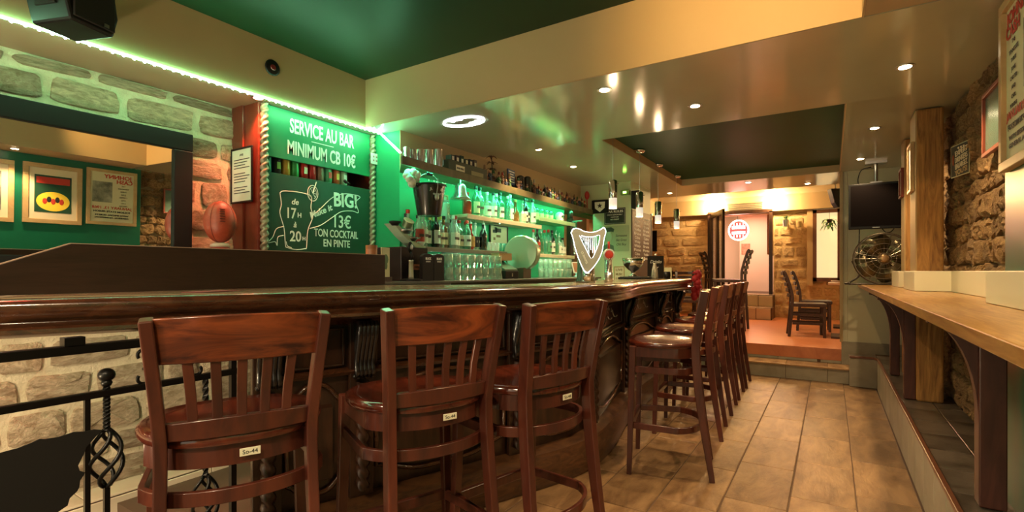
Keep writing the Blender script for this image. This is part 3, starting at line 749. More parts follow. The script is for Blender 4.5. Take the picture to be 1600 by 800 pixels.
c_('13\u20ac',.13,2.485,1.54,wd=.15,b=.0015); c_('TON COCKTAIL',.078,2.44,1.465,wd=.39,b=.001); c_('EN PINTE',.075,2.44,1.395,wd=.235,b=.001)
def stroke(P,r=.0032,closed=False):
    return [Ms@Vector((y-2.3,z,.001)) for y,z in P]
dg=MB()
gl=crom([(1.985,1.735),(1.995,1.66),(1.985,1.60),(2.015,1.50),(2.025,1.39),(2.04,1.375),(2.10,1.363),(2.17,1.372),(2.185,1.385),(2.195,1.50),(2.235,1.60),(2.22,1.66),(2.225,1.735),(2.19,1.752),(2.10,1.757),(2.01,1.750),(1.985,1.735)],4)
dg.tube(stroke(gl),.0030,4)
dg.tube(stroke(crom([(2.03,1.415),(2.04,1.385),(2.07,1.375)],3)),.003,4)
dg.tube(stroke([(2.235+.042*math.cos(a*.4),1.765+.055*math.sin(a*.4)) for a in range(-4,12)]),.003,4)
dg.tube(stroke([(2.235+.030*math.cos(a*.4),1.765+.040*math.sin(a*.4)) for a in range(-3,11)]),.002,4)
for a in range(5): dg.tube(stroke([(2.235,1.765),(2.235+.030*math.cos(a*.75-.8),1.765+.040*math.sin(a*.75-.8))]),.002,4)
dg.tube(stroke([(2.235,1.765),(2.265,1.85)]),.004,4)
dg.tube(stroke(crom([(2.225,1.60),(2.30,1.665),(2.40,1.755),(2.50,1.795),(2.60,1.80),(2.655,1.79),(2.615,1.745),(2.64,1.67),(2.58,1.675),(2.48,1.66),(2.40,1.61),(2.30,1.545),(2.21,1.515)],4)),.0030,4)
dg.tube(stroke(crom([(2.015,1.515),(1.96,1.495),(1.935,1.44),(1.90,1.40),(1.95,1.41),(1.965,1.385),(1.97,1.44),(2.01,1.455)],4)),.0026,4)
dg.build('chalk_drawing',CHALK,b2)
ck=MB().tube([Ms@Vector((.21,1.895,.0)),Ms@Vector((.21,1.88,.02))],.012,10).tube([Ms@Vector((.21,1.883,.018)),Ms@Vector((.24,1.872,.022))],.008,8); ck.build('latch',BLKP,cb,smooth=True)
def rope(name,p,h,lab,parent,r=.022,m_=ROPE):
    vs=[];fs=[];K=14;N_=int(h/.006)
    for i in range(N_+1):
        for k in range(K):
            a=2*PI*k/K; rr=r+r*.26*math.cos(2*a-i*.006/.042*2*PI*.5*2)
            vs.append((p[0]+rr*math.cos(a),p[1]+rr*math.sin(a),p[2]+h*i/N_))
    for i in range(N_):
        for k in range(K):
            k2=(k+1)%K; fs.append((i*K+k,i*K+k2,(i+1)*K+k2,(i+1)*K+k))
    return MB().add(vs,fs).build(name,m_,parent,smooth=True)
rope('rope_column',(.165,-.425,0),1.145,'',cb); rope('rope_column',(.165,.475,0),1.145,'',cb)
cd_=MB().box((.195,.475,.955),(.003,.085,.085)).build('square_card',PAPER,cb)
for k in range(4): MB().box((.1972,.46+.03*(k%2),.94+.03*(k//2)),(.001,.014,.014)).build('card_mark',mat('pink_ink',(.5,.15,.2),.6),cd_)
# canned drinks in the gap of the cabinet
CAN=[((.05,.25,.16),'pale teal'),((.012,.012,.012),'black clawed'),((.50,.30,.05),'gold'),((.05,.35,.10),'green'),((.55,.03,.02),'red'),((.50,.03,.03),'bright red'),((.25,.18,.12),'brown and silver'),((.10,.40,.22),'green and white'),((.60,.12,.04),'orange-red'),((.40,.55,.38),'pale green and silver')]
for i,(c,nm) in enumerate(CAN):
    y=1.925+.068*i; t=thing('drink_can',f'{nm} drinks can, {nth(i,10)} in the slot between the green boards','can',(-3.135,y,1.868))
    MB().lathe([(.026,0),(.031,.008),(.031,.112),(.027,.122)],16).build('body',flat('can_paint_%d'%i,c,.3,.3),t,auto=40)
    MB().lathe([(.027,.122),(.026,.125),(.024,.123)],16).build('lid',STEEL,t,auto=40)
    if i in (1,4,7,8,9): MB().bb(.030,.0325,-.012,.012,.03,.075).build('emblem',(flat('can_mark_%d'%i,[(.3,.6,.1),(.85,.8,.6),(.7,.05,.03),(.8,.5,.1),(.75,.75,.7)][[1,4,7,8,9].index(i)],.4)),t)
# framed notice on the cabinet side
nt_=thing('framed_notice','framed white printed notice on the red cabinet side','notice',(-3.235,1.822,1.84))
Mn=fr((0,0,0),(1,0,0))
wall_frame(nt_,.25,.36,.012,.012,BLKP,'sheet',PAPER,Mn)
text('lettering','AVIS',.022,Mn@Matrix.Translation((0,.125,.007)),INK,nt_,ext=.0003)
for i in range(13):
    if i in (4,9): continue
    MB().bb(-.09,.09-.05*((i*7)%3)*.5,.10-.018*i,.105-.018*i,.0055,.0066,Mn).build('print_line',INK,nt_)
# wall shelf and rugby ball
tag(MB().bb(-3.36,-2.98,1.30,1.80,1.315,1.335).build('wall_shelf',DARKW,bev=.003),'dark wooden shelf under the rugby ball beside the mirror','shelf')
bl=thing('rugby_ball','red-brown leather rugby ball standing upright on its stand beside the mirror','ball',(-3.08,1.60,1.335))
MB().ball((0,0,.175),.088,sc=(1,1,1.42),n=28,m=18).build('ball',LEATHER,bl,smooth=True)
sm=MB()
for k in range(4):
    a=k*PI/2+.5; sm.tube([((.0885*math.sin(th))*math.cos(a),(.0885*math.sin(th))*math.sin(a),.175+.0885*1.42*math.cos(th)) for th in [PI*i/20 for i in range(1,20)]],.0012,4)
sm.build('seam',mat('seam_dark',(.08,.015,.008),.6),bl)
lc=MB(); a0=-.35
for i in range(6):
    th=1.0+.12*i; x=.090*math.sin(th)*math.cos(a0);y=.090*math.sin(th)*math.sin(a0);z=.175+.0885*1.42*math.cos(th)
    lc.box((x,y,z),(.006,.03,.004),None)
lc.build('lacing',mat('lacing',(.10,.02,.015),.5),bl)
MB().lathe([(.062,0),(.06,.012),(.05,.022)],20).build('base',mat('stand_red',(.45,.05,.03),.4),bl,smooth=True); MB().lathe([(.05,.022),(.055,.034),(.045,.045),(.03,.05)],20).build('collar',mat('stand_pale',(.75,.55,.42),.4),bl,smooth=True)

# ================================================================== BACK BAR
def shelf(name,label,y0,y1,z,th,m_,x0=-2.795,x1=-2.55,br=()):
    t=thing(name,label,'shelf',(x1,y0,z))
    MB().bb(x0-x1,0,0,y1-y0,-th,0).bb(-.010,0,0,y1-y0,-th-.014,-th+.002).build('board',m_,t,bev=.003)
    MB().bb(-.024,-.012,.03,y1-y0-.03,-th-.005,-th).build('light_strip',EM_SHELF,t)  # hidden glow strip, added to brighten the wall and glassware below
    for y in br: MB().bb(x0-x1,x0-x1+.012,y-y0-.01,y-y0+.01,-.10,-th).bb(x0-x1,-.06,y-y0-.01,y-y0+.01,-th-.012,-th).build('bracket',STEEL,t)
    return t
PALEW=mat('pale_shelf_wood',(.62,.56,.36),.4,kind='wood',c2=(.72,.66,.45),scale=4,stretch=(6,1,1))
shelf('bottle_shelf','long lower dark-edged shelf of bottles behind the bar',2.72,4.42,1.400,.022,mat('shelf_grey',(.18,.17,.13),.4),br=(2.95,3.3,3.9))
shelf('bottle_shelf','pale wooden upper bottle shelf with its bottles lit from above',3.33,4.60,1.695,.025,PALEW,br=(3.9,))
shelf('bottle_shelf','short lower bottle shelf near the dark post at the far end',4.50,5.40,1.398,.022,PALEW)
shelf('glass_shelf','short pale green upper shelf near the dark post',4.55,5.42,1.785,.028,mat('pale_green_shelf',(.35,.62,.32),.4))
hs=thing('high_shelf','long narrow high shelf with raised edge crowded with figurines and tankards','shelf',(-2.6,2.66,1.975))
HB=MB(); Zt=Matrix.Translation((2.6*0,0,0))
HB.prism([(.12,-.16),(.0,3.40),(-.2,3.40),(-.2,.14)],.022)
HB.strip([(.118,-.16,.004),(-.002,3.40,.004)],.012,.060)
HB.build('board',mat('high_shelf_wood',(.10,.09,.04),.4,kind='wood',c2=(.18,.15,.07),scale=4,stretch=(6,1,1)),hs)
def hp_(y,off=0):
    yy=y
    for _ in range(6):
        x=-2.56-.0338*(yy-2.5)+off; yy=y*abs(x-off)/2.69
    return x,yy
ZS=1.997
def bottle_mesh(kind,gm,h,r):
    P={'std':[(.9,0),(1,.02),(1,.58),(.85,.68),(.42,.78),(.34,.84),(.34,.97),(.38,1)],
       'sq':[(.95,0),(1,.02),(1,.62),(.92,.67),(.4,.72),(.33,.78),(.33,.97),(.38,1)],
       'slim':[(.85,0),(.9,.02),(.82,.5),(.7,.62),(.4,.76),(.34,.8),(.34,.97),(.36,1)],
       'squat':[(.9,0),(1.05,.1),(1.1,.35),(.9,.52),(.42,.66),(.36,.74),(.36,.97),(.4,1)]}[kind]
    n=4 if kind=='sqq' else 14
    return MB().lathe([(r*a,h*b) for a,b in P],n).mesh('glass_body',gm,smooth=True)
GM={'clear':GCLEAR,'green':GGREEN,'teal':GTEAL,'dark':GDARK,'amber':GAMB,'red':GRED}
CAPC={'red':(.55,.03,.02),'black':(.012,.012,.012),'white':(.75,.76,.7),'yellow':(.65,.50,.10),'silver':(.55,.55,.52),'gold':(.5,.33,.1),'green':(.03,.25,.1)}
LABC={'white':(.72,.76,.66),'black':(.02,.02,.02),'cream':(.66,.60,.38),'red':(.5,.05,.03),'green':(.08,.35,.18),'amber':(.5,.25,.07),None:None}
def bottle(x,y,z,kind,g,cap,lab,h,r,where,i,n,grp):
    desc=f'{g} bottle, {cap} '+('pourer' if cap=='silver' else 'cap')+(f', {lab} label' if lab else '')
    t=thing('bottle',f'{desc}, {nth(i,n).replace("from the left","from left")} {where}','bottle',(x,y,z),R.uniform(-.5,.5),grp)
    o=bpy.data.objects.new('glass_body',bottle_mesh(kind,GM[g],h,r)); col.objects.link(o); o.parent=t
    cm=flat('cap_'+cap,CAPC[cap],.35,.8 if cap=='silver' else 0)
    if cap=='silver': MB().lathe([(r*.40,h*.96),(r*.42,h*1.0),(r*.15,h*1.02),(r*.10,h*1.12)],10).tube([(0,0,h*1.1),(r*.25,0,h*1.18)],.003,6).build('pourer',cm,t,smooth=True)
    else: MB().lathe([(r*.42,h*.92),(r*.44,h*.93),(r*.44,h*1.02),(r*.36,h*1.03)],12).build('cap',cm,t,auto=40)
    if lab:
        a0,a1=-1.25,1.25; vs=[];fs=[];z0,z1=h*.12,h*.50
        for k in range(9):
            a=a0+(a1-a0)*k/8; rr=r*1.02+.0008
            if kind=='slim': rr=r*.93
            if kind=='squat': rr=r*1.13
            for q in (z0,z1): vs.append((rr*math.cos(a),rr*math.sin(a),q))
        fs=[(2*k,2*k+2,2*k+3,2*k+1) for k in range(8)]
        MB().add(vs,fs).build('paper_label',flat('label_'+lab,LABC[lab],.6),t)
        MB().bb(r*1.0,r*1.045+.001,-r*.5,r*.5,h*.28,h*.36).build('label_band',flat('label_ink_'+('w' if lab=='black' else 'k'),(.7,.7,.6) if lab=='black' else (.08,.06,.05),.6),t)
    return t
LOW=[(2.76,'std','clear','red',None,.27,.034),(2.84,'std','clear','red','red',.27,.036),(2.90,'std','clear','white','white',.28,.036),(2.97,'std','green','yellow','white',.27,.034),(3.03,'sq','dark','black','white',.28,.032),(3.10,'std','clear','yellow','cream',.25,.036),(3.17,'sq','amber','black','cream',.26,.036),(3.24,'std','clear','white','white',.27,.036),(3.30,'std','clear','red','white',.27,.034),(3.37,'std','green','red','cream',.28,.038),(3.43,'std','green','red','white',.28,.034),(3.51,'squat','red','silver','amber',.24,.032),(3.60,'squat','clear','silver','black',.25,.036),(3.67,'std','dark','silver',None,.26,.034)]
for i,(y,k,g,c,l,h,r) in enumerate(LOW): bottle(-2.655+.02*((i*5)%3-1),y,1.40,k,g,c,l,min(h,.245) if y>3.3 else h,r*1.06,'on long lower shelf',i,len(LOW),'bottles on the long lower shelf')
LOWB=[(2.81,'green','black'),(2.94,'clear','black'),(3.00,'clear','red'),(3.08,'dark','gold'),(3.34,'clear','black'),(3.40,'amber','gold'),(3.55,'clear','red'),(3.63,'green','black')]
for i,(y,g,c) in enumerate(LOWB): bottle(-2.745,y,1.40,'std',g,c,None,.25,.033,'in lower shelf back row',i,len(LOWB),'back row bottles on the long lower shelf')
UPP=[(3.47,'sq','red','red',None,.20,.042),(3.56,'std','green','black','cream',.29,.035),(3.64,'std','clear','black','green',.30,.036),(3.77,'sq','clear','white','white',.24,.040),(3.83,'std','clear','black','white',.24,.034),(3.90,'std','teal','white',None,.24,.034),(3.985,'std','green','black','white',.28,.040),(4.07,'std','teal','white',None,.24,.03),(4.14,'std','clear','white','white',.29,.036),(4.26,'squat','amber','gold',None,.23,.04),(4.35,'squat','clear','silver','cream',.20,.036),(4.42,'std','dark','black','white',.29,.034),(4.48,'sq','clear','black','black',.27,.034),(4.555,'std','clear','black','white',.28,.034)]
for i,(y,k,g,c,l,h,r) in enumerate(UPP): bottle(-2.65+.015*((i*5)%3-1),y,1.695,k,g,c,l,min(h,.262),r,'on pale upper shelf',i,len(UPP),'bottles on the pale upper shelf')
LR=[(4.58,'std','clear','red','cream',.25,.034),(4.66,'std','dark','black','red',.26,.034),(4.74,'std','green','silver',None,.24,.034),(4.82,'std','teal','red',None,.26,.036),(4.91,'std','teal','red','green',.27,.036),(5.0,'std','dark','black','white',.27,.034),(5.09,'std','green','silver',None,.24,.034),(5.17,'sq','clear','silver','white',.22,.036),(5.26,'squat','clear','black','white',.20,.036)]
for i,(y,k,g,c,l,h,r) in enumerate(LR): bottle(-2.64,y,1.398,k,g,c,l,h,r,'on short lower shelf',i,len(LR),'bottles on the short lower shelf')
# glassware
tg=MB().lathe([(.030,0),(.031,.003),(.036,.10),(.034,.101),(.029,.008),(.0,.006)],14).mesh('glass',GCLEAR,smooth=True)
tgt=MB().lathe([(.030,0),(.031,.003),(.036,.08),(.034,.081),(.029,.008),(.0,.006)],14).mesh('glass',GTEAL,smooth=True)
pint=MB().lathe([(.036,0),(.037,.004),(.036,.05),(.045,.130),(.0435,.131),(.034,.05),(.034,.010),(0,.009)],14).mesh('glass',glass('rack_glass',(.86,.97,.91),1.0,.22,(.70,.92,.80)),smooth=True)
def glassobj(me,name,label,loc,grp,sc=1,flip=False,sz=None):
    o=bpy.data.objects.new(name,me); col.objects.link(o); o.location=loc; o.scale=(sc,sc,sz or sc)
    if flip: o.rotation_euler=(PI,0,0); o.location.z+=.131*(sz or sc)
    return tag(o,label,'glass',grp)
GL='upturned clear pint glasses racked behind the bar'
for lay in range(2):
    for rw in range(3):
        for i in range(8):
            y=2.86+.092*i
            glassobj(pint,'pint_glass',f'{"lower" if lay==0 else "upper"} layer clear pint glass, {["front","middle","back"][rw]} row, {nth(i,8)}',(-2.37-.10*rw,y,1.151+.098*lay),GL,flip=True,sz=.74)
for i,y in enumerate((3.74,3.80,3.86,3.77,3.83)):
    glassobj(tg,'shot_glass',['small clear tumbler, leftmost of the front three on the long lower shelf','small clear tumbler, middle of the front three on the long lower shelf','small clear tumbler, right of the front three on the long lower shelf','small clear tumbler, left one behind the front three on the lower shelf','small clear tumbler, right one behind the front three on the lower shelf'][i],(-2.62 if i<3 else -2.70,y,1.40),'small tumblers on the lower shelf',.8)
for i in range(6):
    glassobj(tgt,'tumbler',f'dark teal tumbler, {nth(i,6)} at the right end of the long lower shelf',(-2.64,3.94+.082*i,1.40),'teal tumblers on the lower shelf')
for i in range(4):
    t=thing('lidded_jar',f'green-topped pale jar, {nth(i,4)} on the short green shelf','jar',(-2.66,4.66+.11*i,1.785),0,'jars on the green shelf')
    MB().lathe([(.034,0),(.036,.05),(.036,.055)],14).build('body',mat('jar_pale',(.50,.58,.34),.4),t,smooth=True); MB().lathe([(.036,.055),(.034,.09),(.018,.11)],14).build('top',GTEAL,t,smooth=True)
sk=thing('ornamental_skull','small white skull ornament on the short green shelf','ornament',(-2.64,5.18,1.785))
MB().ball((0,0,.065),.05,sc=(1.05,.9,1)).bb(.01,.045,-.025,.025,0,.035).build('cranium',PAPER,sk,smooth=True)
MB().ball((.047,-.018,.06),.012).ball((.047,.018,.06),.012).build('eye_socket',INK,sk,smooth=True)
G2='stacked clear glasses beyond the round drum'
for lay in range(2):
    for rw in range(2):
        for i in range(5):
            glassobj(pint,'pint_glass',f'{"lower" if lay==0 else "upper"} layer glass, {["front","back"][rw]} row, {nth(i,5)} between the drum and the tablet',(-2.42-.11*rw,4.55+.105*i,1.151+.098*lay),G2,.82,sz=.74)
# hanging ice bucket
bk=thing('ice_bucket','black metal bucket with white lettering hanging under the high shelf as a tip bucket','bucket',(-2.50,2.80,1.622))
MB().lathe([(.085,0),(.088,.01),(.122,.215),(.129,.22),(.127,.228),(.117,.222),(.082,.012),(0,.01)],28).build('pail',mat('bucket_black',(.02,.018,.016),.25,coat=.3),bk,auto=40)
P=[(.0,.123*math.cos(a),.215+.095*math.sin(a)) for a in [PI*i/16 for i in range(17)]]
hd=MB().tube(P,.003,6).build('handle',STEEL,bk,smooth=True)
MB().tube([(0,0,.31),(0,0,.352)],.004,6).build('hook',STEEL,bk); MB().tube([(0,-.03,.310),(0,.03,.310)],.011,10).build('grip',BLKP,hd)
Mb=Matrix.Translation((.107,.02,.0))@Matrix.Rotation(.0,4,'Z')
for i,(s,zz,sz) in enumerate((("JACK DANIEL'S",.175,.026),('OLD NO. 7',.145,.016))):
    text('lettering',s,sz,fr((.104,-.035,zz),(.35,.94,0),(.1,0,1)),CHALK,bk,ext=.0008,bold=.0006,width=.11 if i==0 else .06)
MB().tube([(.118,-.04,.26),(.13,-.055,.20),(.125,-.06,.15)],.0025,6).ball((.126,-.06,.125),.018,sc=(.8,1,1.5)).build('spoon',STEEL,bk,smooth=True)
# lettering on the green wall
tp=thing('tips_lettering','white hand painted TIPS lettering with arrow on the green wall','lettering',(-2.797,3.22,1.99))
Mt=fr((0,0,0),(0,1,0))
text('letters','TIPS',.12,Mt@Matrix.Translation((0,-.03,0)),CHALK,tp,width=.27,bold=.0)
MB().tube([Mt@Vector(p) for p in ((.20,.01,.002),(.27,.0,.002),(.34,.03,.002))],.003,5).tube([Mt@Vector(p) for p in ((.22,.04,.002),(.185,.01,.002),(.22,-.02,.002))],.003,5).build('arrow',CHALK,tp)
fw_=MB()
for k in range(9):
    a=k*.7; fw_.ball((.0+.02*math.sin(a*2),.04*math.cos(a),.04*math.sin(a)),.03,n=8,m=6)
tag(fw_.build('paper_flower',mat('white_paper_flower',(.75,.85,.70),.7),None,smooth=True,loc=(-2.52,2.64,1.88)),'crumpled white paper flower tied beside the black bucket','ornament')
# ship bell above a glass dispenser
be=thing('brass_bell','silvery ship bell with flared rim hanging over the upper shelf','bell',(-2.58,3.27,1.81))
MB().lathe([(.085,0),(.082,.008),(.062,.03),(.050,.06),(.046,.10),(.036,.122),(.012,.132)],24).build('bell',mat('bell_metal',(.70,.72,.62),.22,metal=.9),be,smooth=True)
MB().tube([(0,0,.13),(0,0,.17)],.006,8).build('hanger',STEEL,be); MB().ball((0,0,.012),.014).build('clapper',STEEL,be,smooth=True)
js=thing('glass_dispenser','tall clear glass dispenser with black base standing below the bell','dispenser',(-2.745,3.26,1.40))
MB().bb(-.035,.035,-.04,.04,0,.22).build('base',DARKW,js,bev=.004)
MB().lathe([(.045,.22),(.05,.23),(.05,.38),(.042,.40)],20).build('jar',GCLEAR,js,smooth=True); MB().lathe([(.044,.40),(.044,.412)],20).build('lid',STEEL,js)
# pictures on the green wall
def pic(label,y0,y1,z0,z1,fm,cm,x=-2.797,marks=6,seed=1):
    t=thing('framed_picture',label,'picture',(x,(y0+y1)/2,(z0+z1)/2)); M=fr((0,0,0),(0,1,0)); w,h=y1-y0,z1-z0
    wall_frame(t,w,h,.014,.018,fm,'print',cm,M); r=random.Random(seed)
    for k in range(marks):
        a=r.uniform(-.3,.3)*w; b=r.uniform(-.3,.3)*h; MB().box((a,b,.009),(r.uniform(.1,.35)*w,r.uniform(.08,.25)*h,.001),M).build('print_patch',r.choice([INK,mat('patch_brown',(.2,.1,.04),.6),mat('patch_green',(.1,.3,.15),.6)]),t)
    return t
pic('poster with pale busy print behind the bottles under the tip bucket',3.16,3.36,1.63,1.87,GOLDF,mat('pale_print',(.6,.62,.42),.5,kind='n',c2=(.2,.3,.2),scale=14),seed=3,marks=4)
pic('small dark framed picture below the pale upper shelf',3.99,4.31,1.465,1.675,DARKW,mat('sepia_print',(.62,.50,.34),.5),seed=8,marks=5)
# things on the high shelf
for i,(y,hh) in enumerate(((2.76,.10),(2.83,.10),(2.91,.115),(3.01,.135),(3.12,.16))):
    t=thing('metal_tankard',f'polished metal tankard, {["smallest, leftmost","second from the left","middle one","second tallest","tallest, rightmost"][i]} of five on the high shelf','tankard',(*hp_(y),ZS),0,'metal tankards on the high shelf')
    r=.026+.0022*i
    MB().lathe([(r*1.1,0),(r,.01),(r*.95,hh),(r*1.02,hh+.004),(r*.85,hh),(r*.85,.012),(0,.012)],16).build('cup',STEEL,t,auto=50)
    MB().tube([(0,r*.9,hh*.8),(.0,r*1.7,hh*.75),(0,r*1.7,hh*.35),(0,r*.95,hh*.25)],.004,6).build('handle',STEEL,t,smooth=True)
bx=thing('wooden_crate','dark green wooden crate with pale stencilled plates beside the tankards on the high shelf','crate',(*hp_(3.45),ZS+.001))
MB().bb(-.06,.06,-.26,.26,0,.10).build('box',mat('crate_green',(.05,.06,.03),.5),bx,bev=.003)
MB().bb(.06,.063,-.17,-.06,.025,.07).build('plate',MATF,bx); MB().bb(.06,.063,.03,.20,.02,.055).build('plate',mat('plate_olive',(.25,.24,.12),.5),bx)
text('lettering','BUSH MILLS',.022,fr((.0635,-.115,.038),(0,1,0)),INK,bx,width=.09)
for k in range(6):
    b=thing('book',f'small dark upright book, {nth(k,6)} in the row on the wooden crate','book',(hp_(3.45)[0],hp_(3.45)[1]-.17+.06*k,ZS+.102),0,'books on the crate')
    MB().bb(-.03,.03,-.022,.022,0,.05+.008*(k%3)).build('cover',flat('book_%d'%k,[(.02,.03,.02),(.04,.02,.015),(.02,.05,.03),(.05,.05,.03),(.015,.015,.02),(.06,.03,.02)][k],.5),b,bev=.002); MB().bb(.03,.0315,-.012,.012,.01,.04).build('spine_title',MATF,b)
tag(MB().ball((0,0,.03),.032,n=10).ball((0,.03,.02),.02).build('knitted_cap',mat('cap_red',(.5,.02,.02),.5),None,smooth=True,loc=(*hp_(3.72),ZS)),'small red cap beside the crate on the high shelf','ornament')
# potted figure plant
pp=thing('dried_plant','dark leafy stem in a small pot on the high shelf near the blue sign','plant',(*hp_(3.88),ZS))
MB().lathe([(.02,0),(.028,.05),(.022,.05)],12).build('pot',DARKW,pp); MB().tube([(0,0,.05),(.005,.004,.12),(0,0,.27)],.005,6).build('stem',DARKW,pp)
for zz in (.14,.2,.25):
    for k in range(5):
        a=k*1.26+zz*9; MB().strip([(0,0,zz),(.03*math.cos(a),.03*math.sin(a),zz+.012),(.055*math.cos(a),.055*math.sin(a),zz-.005)],[.006,.02,.004],.002).build('leaf',mat('leaf_brown',(.10,.05,.02),.6),pp)
bs=thing('blue_sign','small dark blue square sign with white lines leaning on the high shelf','sign',(*hp_(4.22),ZS+.06),.1)
MB().bb(-.006,.006,-.075,.075,0,.14).build('plate',mat('sign_blue',(.03,.06,.16),.4),bs)
for k in range(5): MB().bb(.006,.0075,-.06,.06-.02*(k%2),.02+.024*k,.028+.024*k).build('text_line',CHALK,bs)
MB().bb(-.004,.004,-.01,.01,-.06,0).build('peg',DARKW,bs)
for i,y in enumerate((4.40,4.54)):
    t=thing('pewter_mug',f'tall dark pewter beer mug, {"left" if i==0 else "right"} of the pair on the high shelf','mug',(*hp_(y),ZS),0,'pewter mugs on the high shelf')
    MB().lathe([(.045,0),(.042,.02),(.038,.15+.015*i),(.04,.16+.015*i),(.02,.175+.015*i)],16).build('body',mat('pewter_dark',(.05,.045,.035),.35,metal=.5),t,smooth=True)
    MB().tube([(0,.036,.13),(0,.07,.12),(0,.07,.05),(0,.04,.04)],.005,6).build('handle',mat('pewter_dark',(0,0,0)),t,smooth=True)
FC=[('brown',(.12,.055,.03)),('red and cream',(.40,.05,.03)),('green coated',(.06,.14,.04)),('white bearded',(.45,.40,.28)),('orange',(.50,.16,.03)),('dark blue',(.03,.05,.09)),('maroon',(.16,.03,.03)),('tan',(.32,.20,.10))]
fy=[3.74,3.80,3.95,4.01,4.07,4.13,4.30,4.34,4.47,4.62,4.67,4.72,4.77,4.97,5.03,5.09,5.15,5.21,5.27,5.33,5.40,5.47,5.54,5.61,5.68,5.75,5.83,5.91]
fy=fy+[y+.032 for y in fy]
SKIN=mat('painted_face',(.55,.32,.20),.5)
for i,y in enumerate(fy):
    nm,c=FC[(i*5+i//3)%8]; h=.085+.045*((i*7)%4)/3+.02*(i in(3,7,9))+(.03 if i>=28 else 0)
    t=thing('figurine',f'tiny {nm} figurine, {nth(i%28,28)} in the {"front" if i<28 else "back"} row on the high shelf','figurine',(hp_(y)[0]+(.035 if i<28 else -.045),hp_(y)[1],ZS),R.uniform(-.5,.5),'figurines on the high shelf')
    m_=flat('fig_'+nm.replace(' ','_'),c,.45)
    MB().lathe([(.022,0),(.024,.006),(.020,h*.25),(.018,h*.45),(.021,h*.6),(.010,h*.72)],10).tube([(.0,-.018,h*.62),(.012,-.030,h*.45),(.022,-.02,h*.42)],.006,5).tube([(.0,.018,h*.62),(.010,.030,h*.48),(.024,.018,h*.5)],.006,5).build('body',m_,t,smooth=True)
    MB().ball((0,0,h*.82),.014,n=8,m=6).build('head',SKIN,t,smooth=True)
    if i%3!=1: MB().lathe([(.018,h*.88),(.012,h*.92),(.009,h*1.12),(.0015,h*1.16)],8).build('hat',flat('fig_'+FC[(i*3)%8][0].replace(' ','_'),FC[(i*3)%8][1],.5),t)
    else: MB().tube([(.01,.02,0),(.015,.022,h*1.1)],.003,5).build('staff',DARKW,t)
ct_=thing('cat_figurine','black cat figurine with tall ears, largest ornament right of the pewter mugs','figurine',(*hp_(4.86),ZS))
MB().ball((0,0,.045),.042,sc=(.8,1.2,1.1)).ball((.01,.045,.095),.026).build('body',BLKP,ct_,smooth=True); MB().lathe([(.008,0),(.001,.03)],6,c=(.01,.032,.112)).lathe([(.008,0),(.001,.03)],6,c=(.01,.058,.112)).build('ear',BLKP,ct_)
MB().tube([(0,-.045,.03),(0,-.07,.05),(0,-.065,.09)],.006,6).build('tail',BLKP,ct_,smooth=True)
tag(MB().ball((0,0,.20),.05,sc=(.6,.8,1.1)).tube([(0,0,0),(0,0,.16)],.006,6).build('red_balloon_ornament',mat('balloon_red',(.45,.03,.03),.35),None,smooth=True,loc=(-2.66,6.0,ZS)),'red oval ornament on a stick at the far end of the high shelf','ornament')
# shield sign with star
sh=thing('star_sign','black square sign with white shield and dark star beside the high shelf','sign',(-2.50,6.07,2.045))
Msx=fr((0,0,0),(1,0,0)); MB().bb(-.11,.11,-.085,.085,0,.03,Msx).build('frame',BLKP,sh,bev=.003)
MB().prism([(-.07,.06),(.07,.06),(.065,-.02),(0,-.07),(-.065,-.02)],.004,Msx@Matrix.Translation((0,0,.03))).build('shield',PAPER,sh)
MB().prism([((.035 if k%2==0 else .015)*math.sin(k*PI/5),(.035 if k%2==0 else .015)*math.cos(k*PI/5)+.01) for k in range(10)],.006,Msx@Matrix.Translation((0,0,.03))).build('star',INK,sh)
# dark post with spirit optics
pt=thing('optics_post','dark upright post with wall-hung spirit optics at the far end of the back bar','post',(-2.66,5.50,1.15))
MB().bb(-.03,.03,-.035,.035,0,.70).build('post',DARKW,pt,bev=.004); MB().lathe([(.034,.70),(.034,.78),(.02,.80)],12).build('cap',DARKW,pt,smooth=True)
MB().bb(-.02,.16,-.006,.006,.66,.675).build('arm',STEEL,pt)
for k,(zz,hh) in enumerate(((.48,.20),(.26,.18))):
    o=MB().lathe([(.030,zz+hh),(.034,zz+hh-.03),(.034,zz+.08),(.012,zz+.03)],12,c=(.03,.06,0)).build('optic_bottle',GCLEAR if k else GTEAL,pt,smooth=True)
    MB().lathe([(.02,zz-.0),(.022,zz+.03),(.012,zz+.035)],12,c=(.03,.06,0)).build('optic_measure',CHROME,o,smooth=True)
tag(MB().bb(-.003,.003,-.05,.05,0,.25).build('pale_menu_card',mat('pale_card',(.55,.62,.42),.5),None,loc=(-2.47,5.44,1.151)),'pale green upright card below the optics post','card')
# signs on the pale green wall (face -Y)
def wsign(name,label,x0,x1,z0,z1,m_,y=6.098,cat='sign',frame=None):
    t=thing(name,label,cat,((x0+x1)/2,y,(z0+z1)/2)); M=fr((0,0,0),(1,0,0)); w,h=x1-x0,z1-z0
    if frame: wall_frame(t,w,h,.012,.012,frame,'sheet',m_,M)
    else: MB().bb(-w/2,w/2,-h/2,h/2,0,.006,M).build('plate',m_,t)
    return t,M@Matrix.Translation((0,0,.0065)),w,h
t,M,w_,h_=wsign('rules_sign','black chalkboard sign of bar rules in white on the pale green wall',-2.46,-2.18,1.815,2.02,mat('board_black',(.015,.02,.016),.5))
text('lettering','BAR RULES',.04,M@Matrix.Translation((0,.045,0)),CHALK,t,width=.22,bold=.001)
for i,s in enumerate(('DRINK RESPONSIBLY','HAVE FUN','NO CREDIT')): text('lettering',s,.022,M@Matrix.Translation((0,.01-.03*i,0)),CHALK,t)
o=MB()
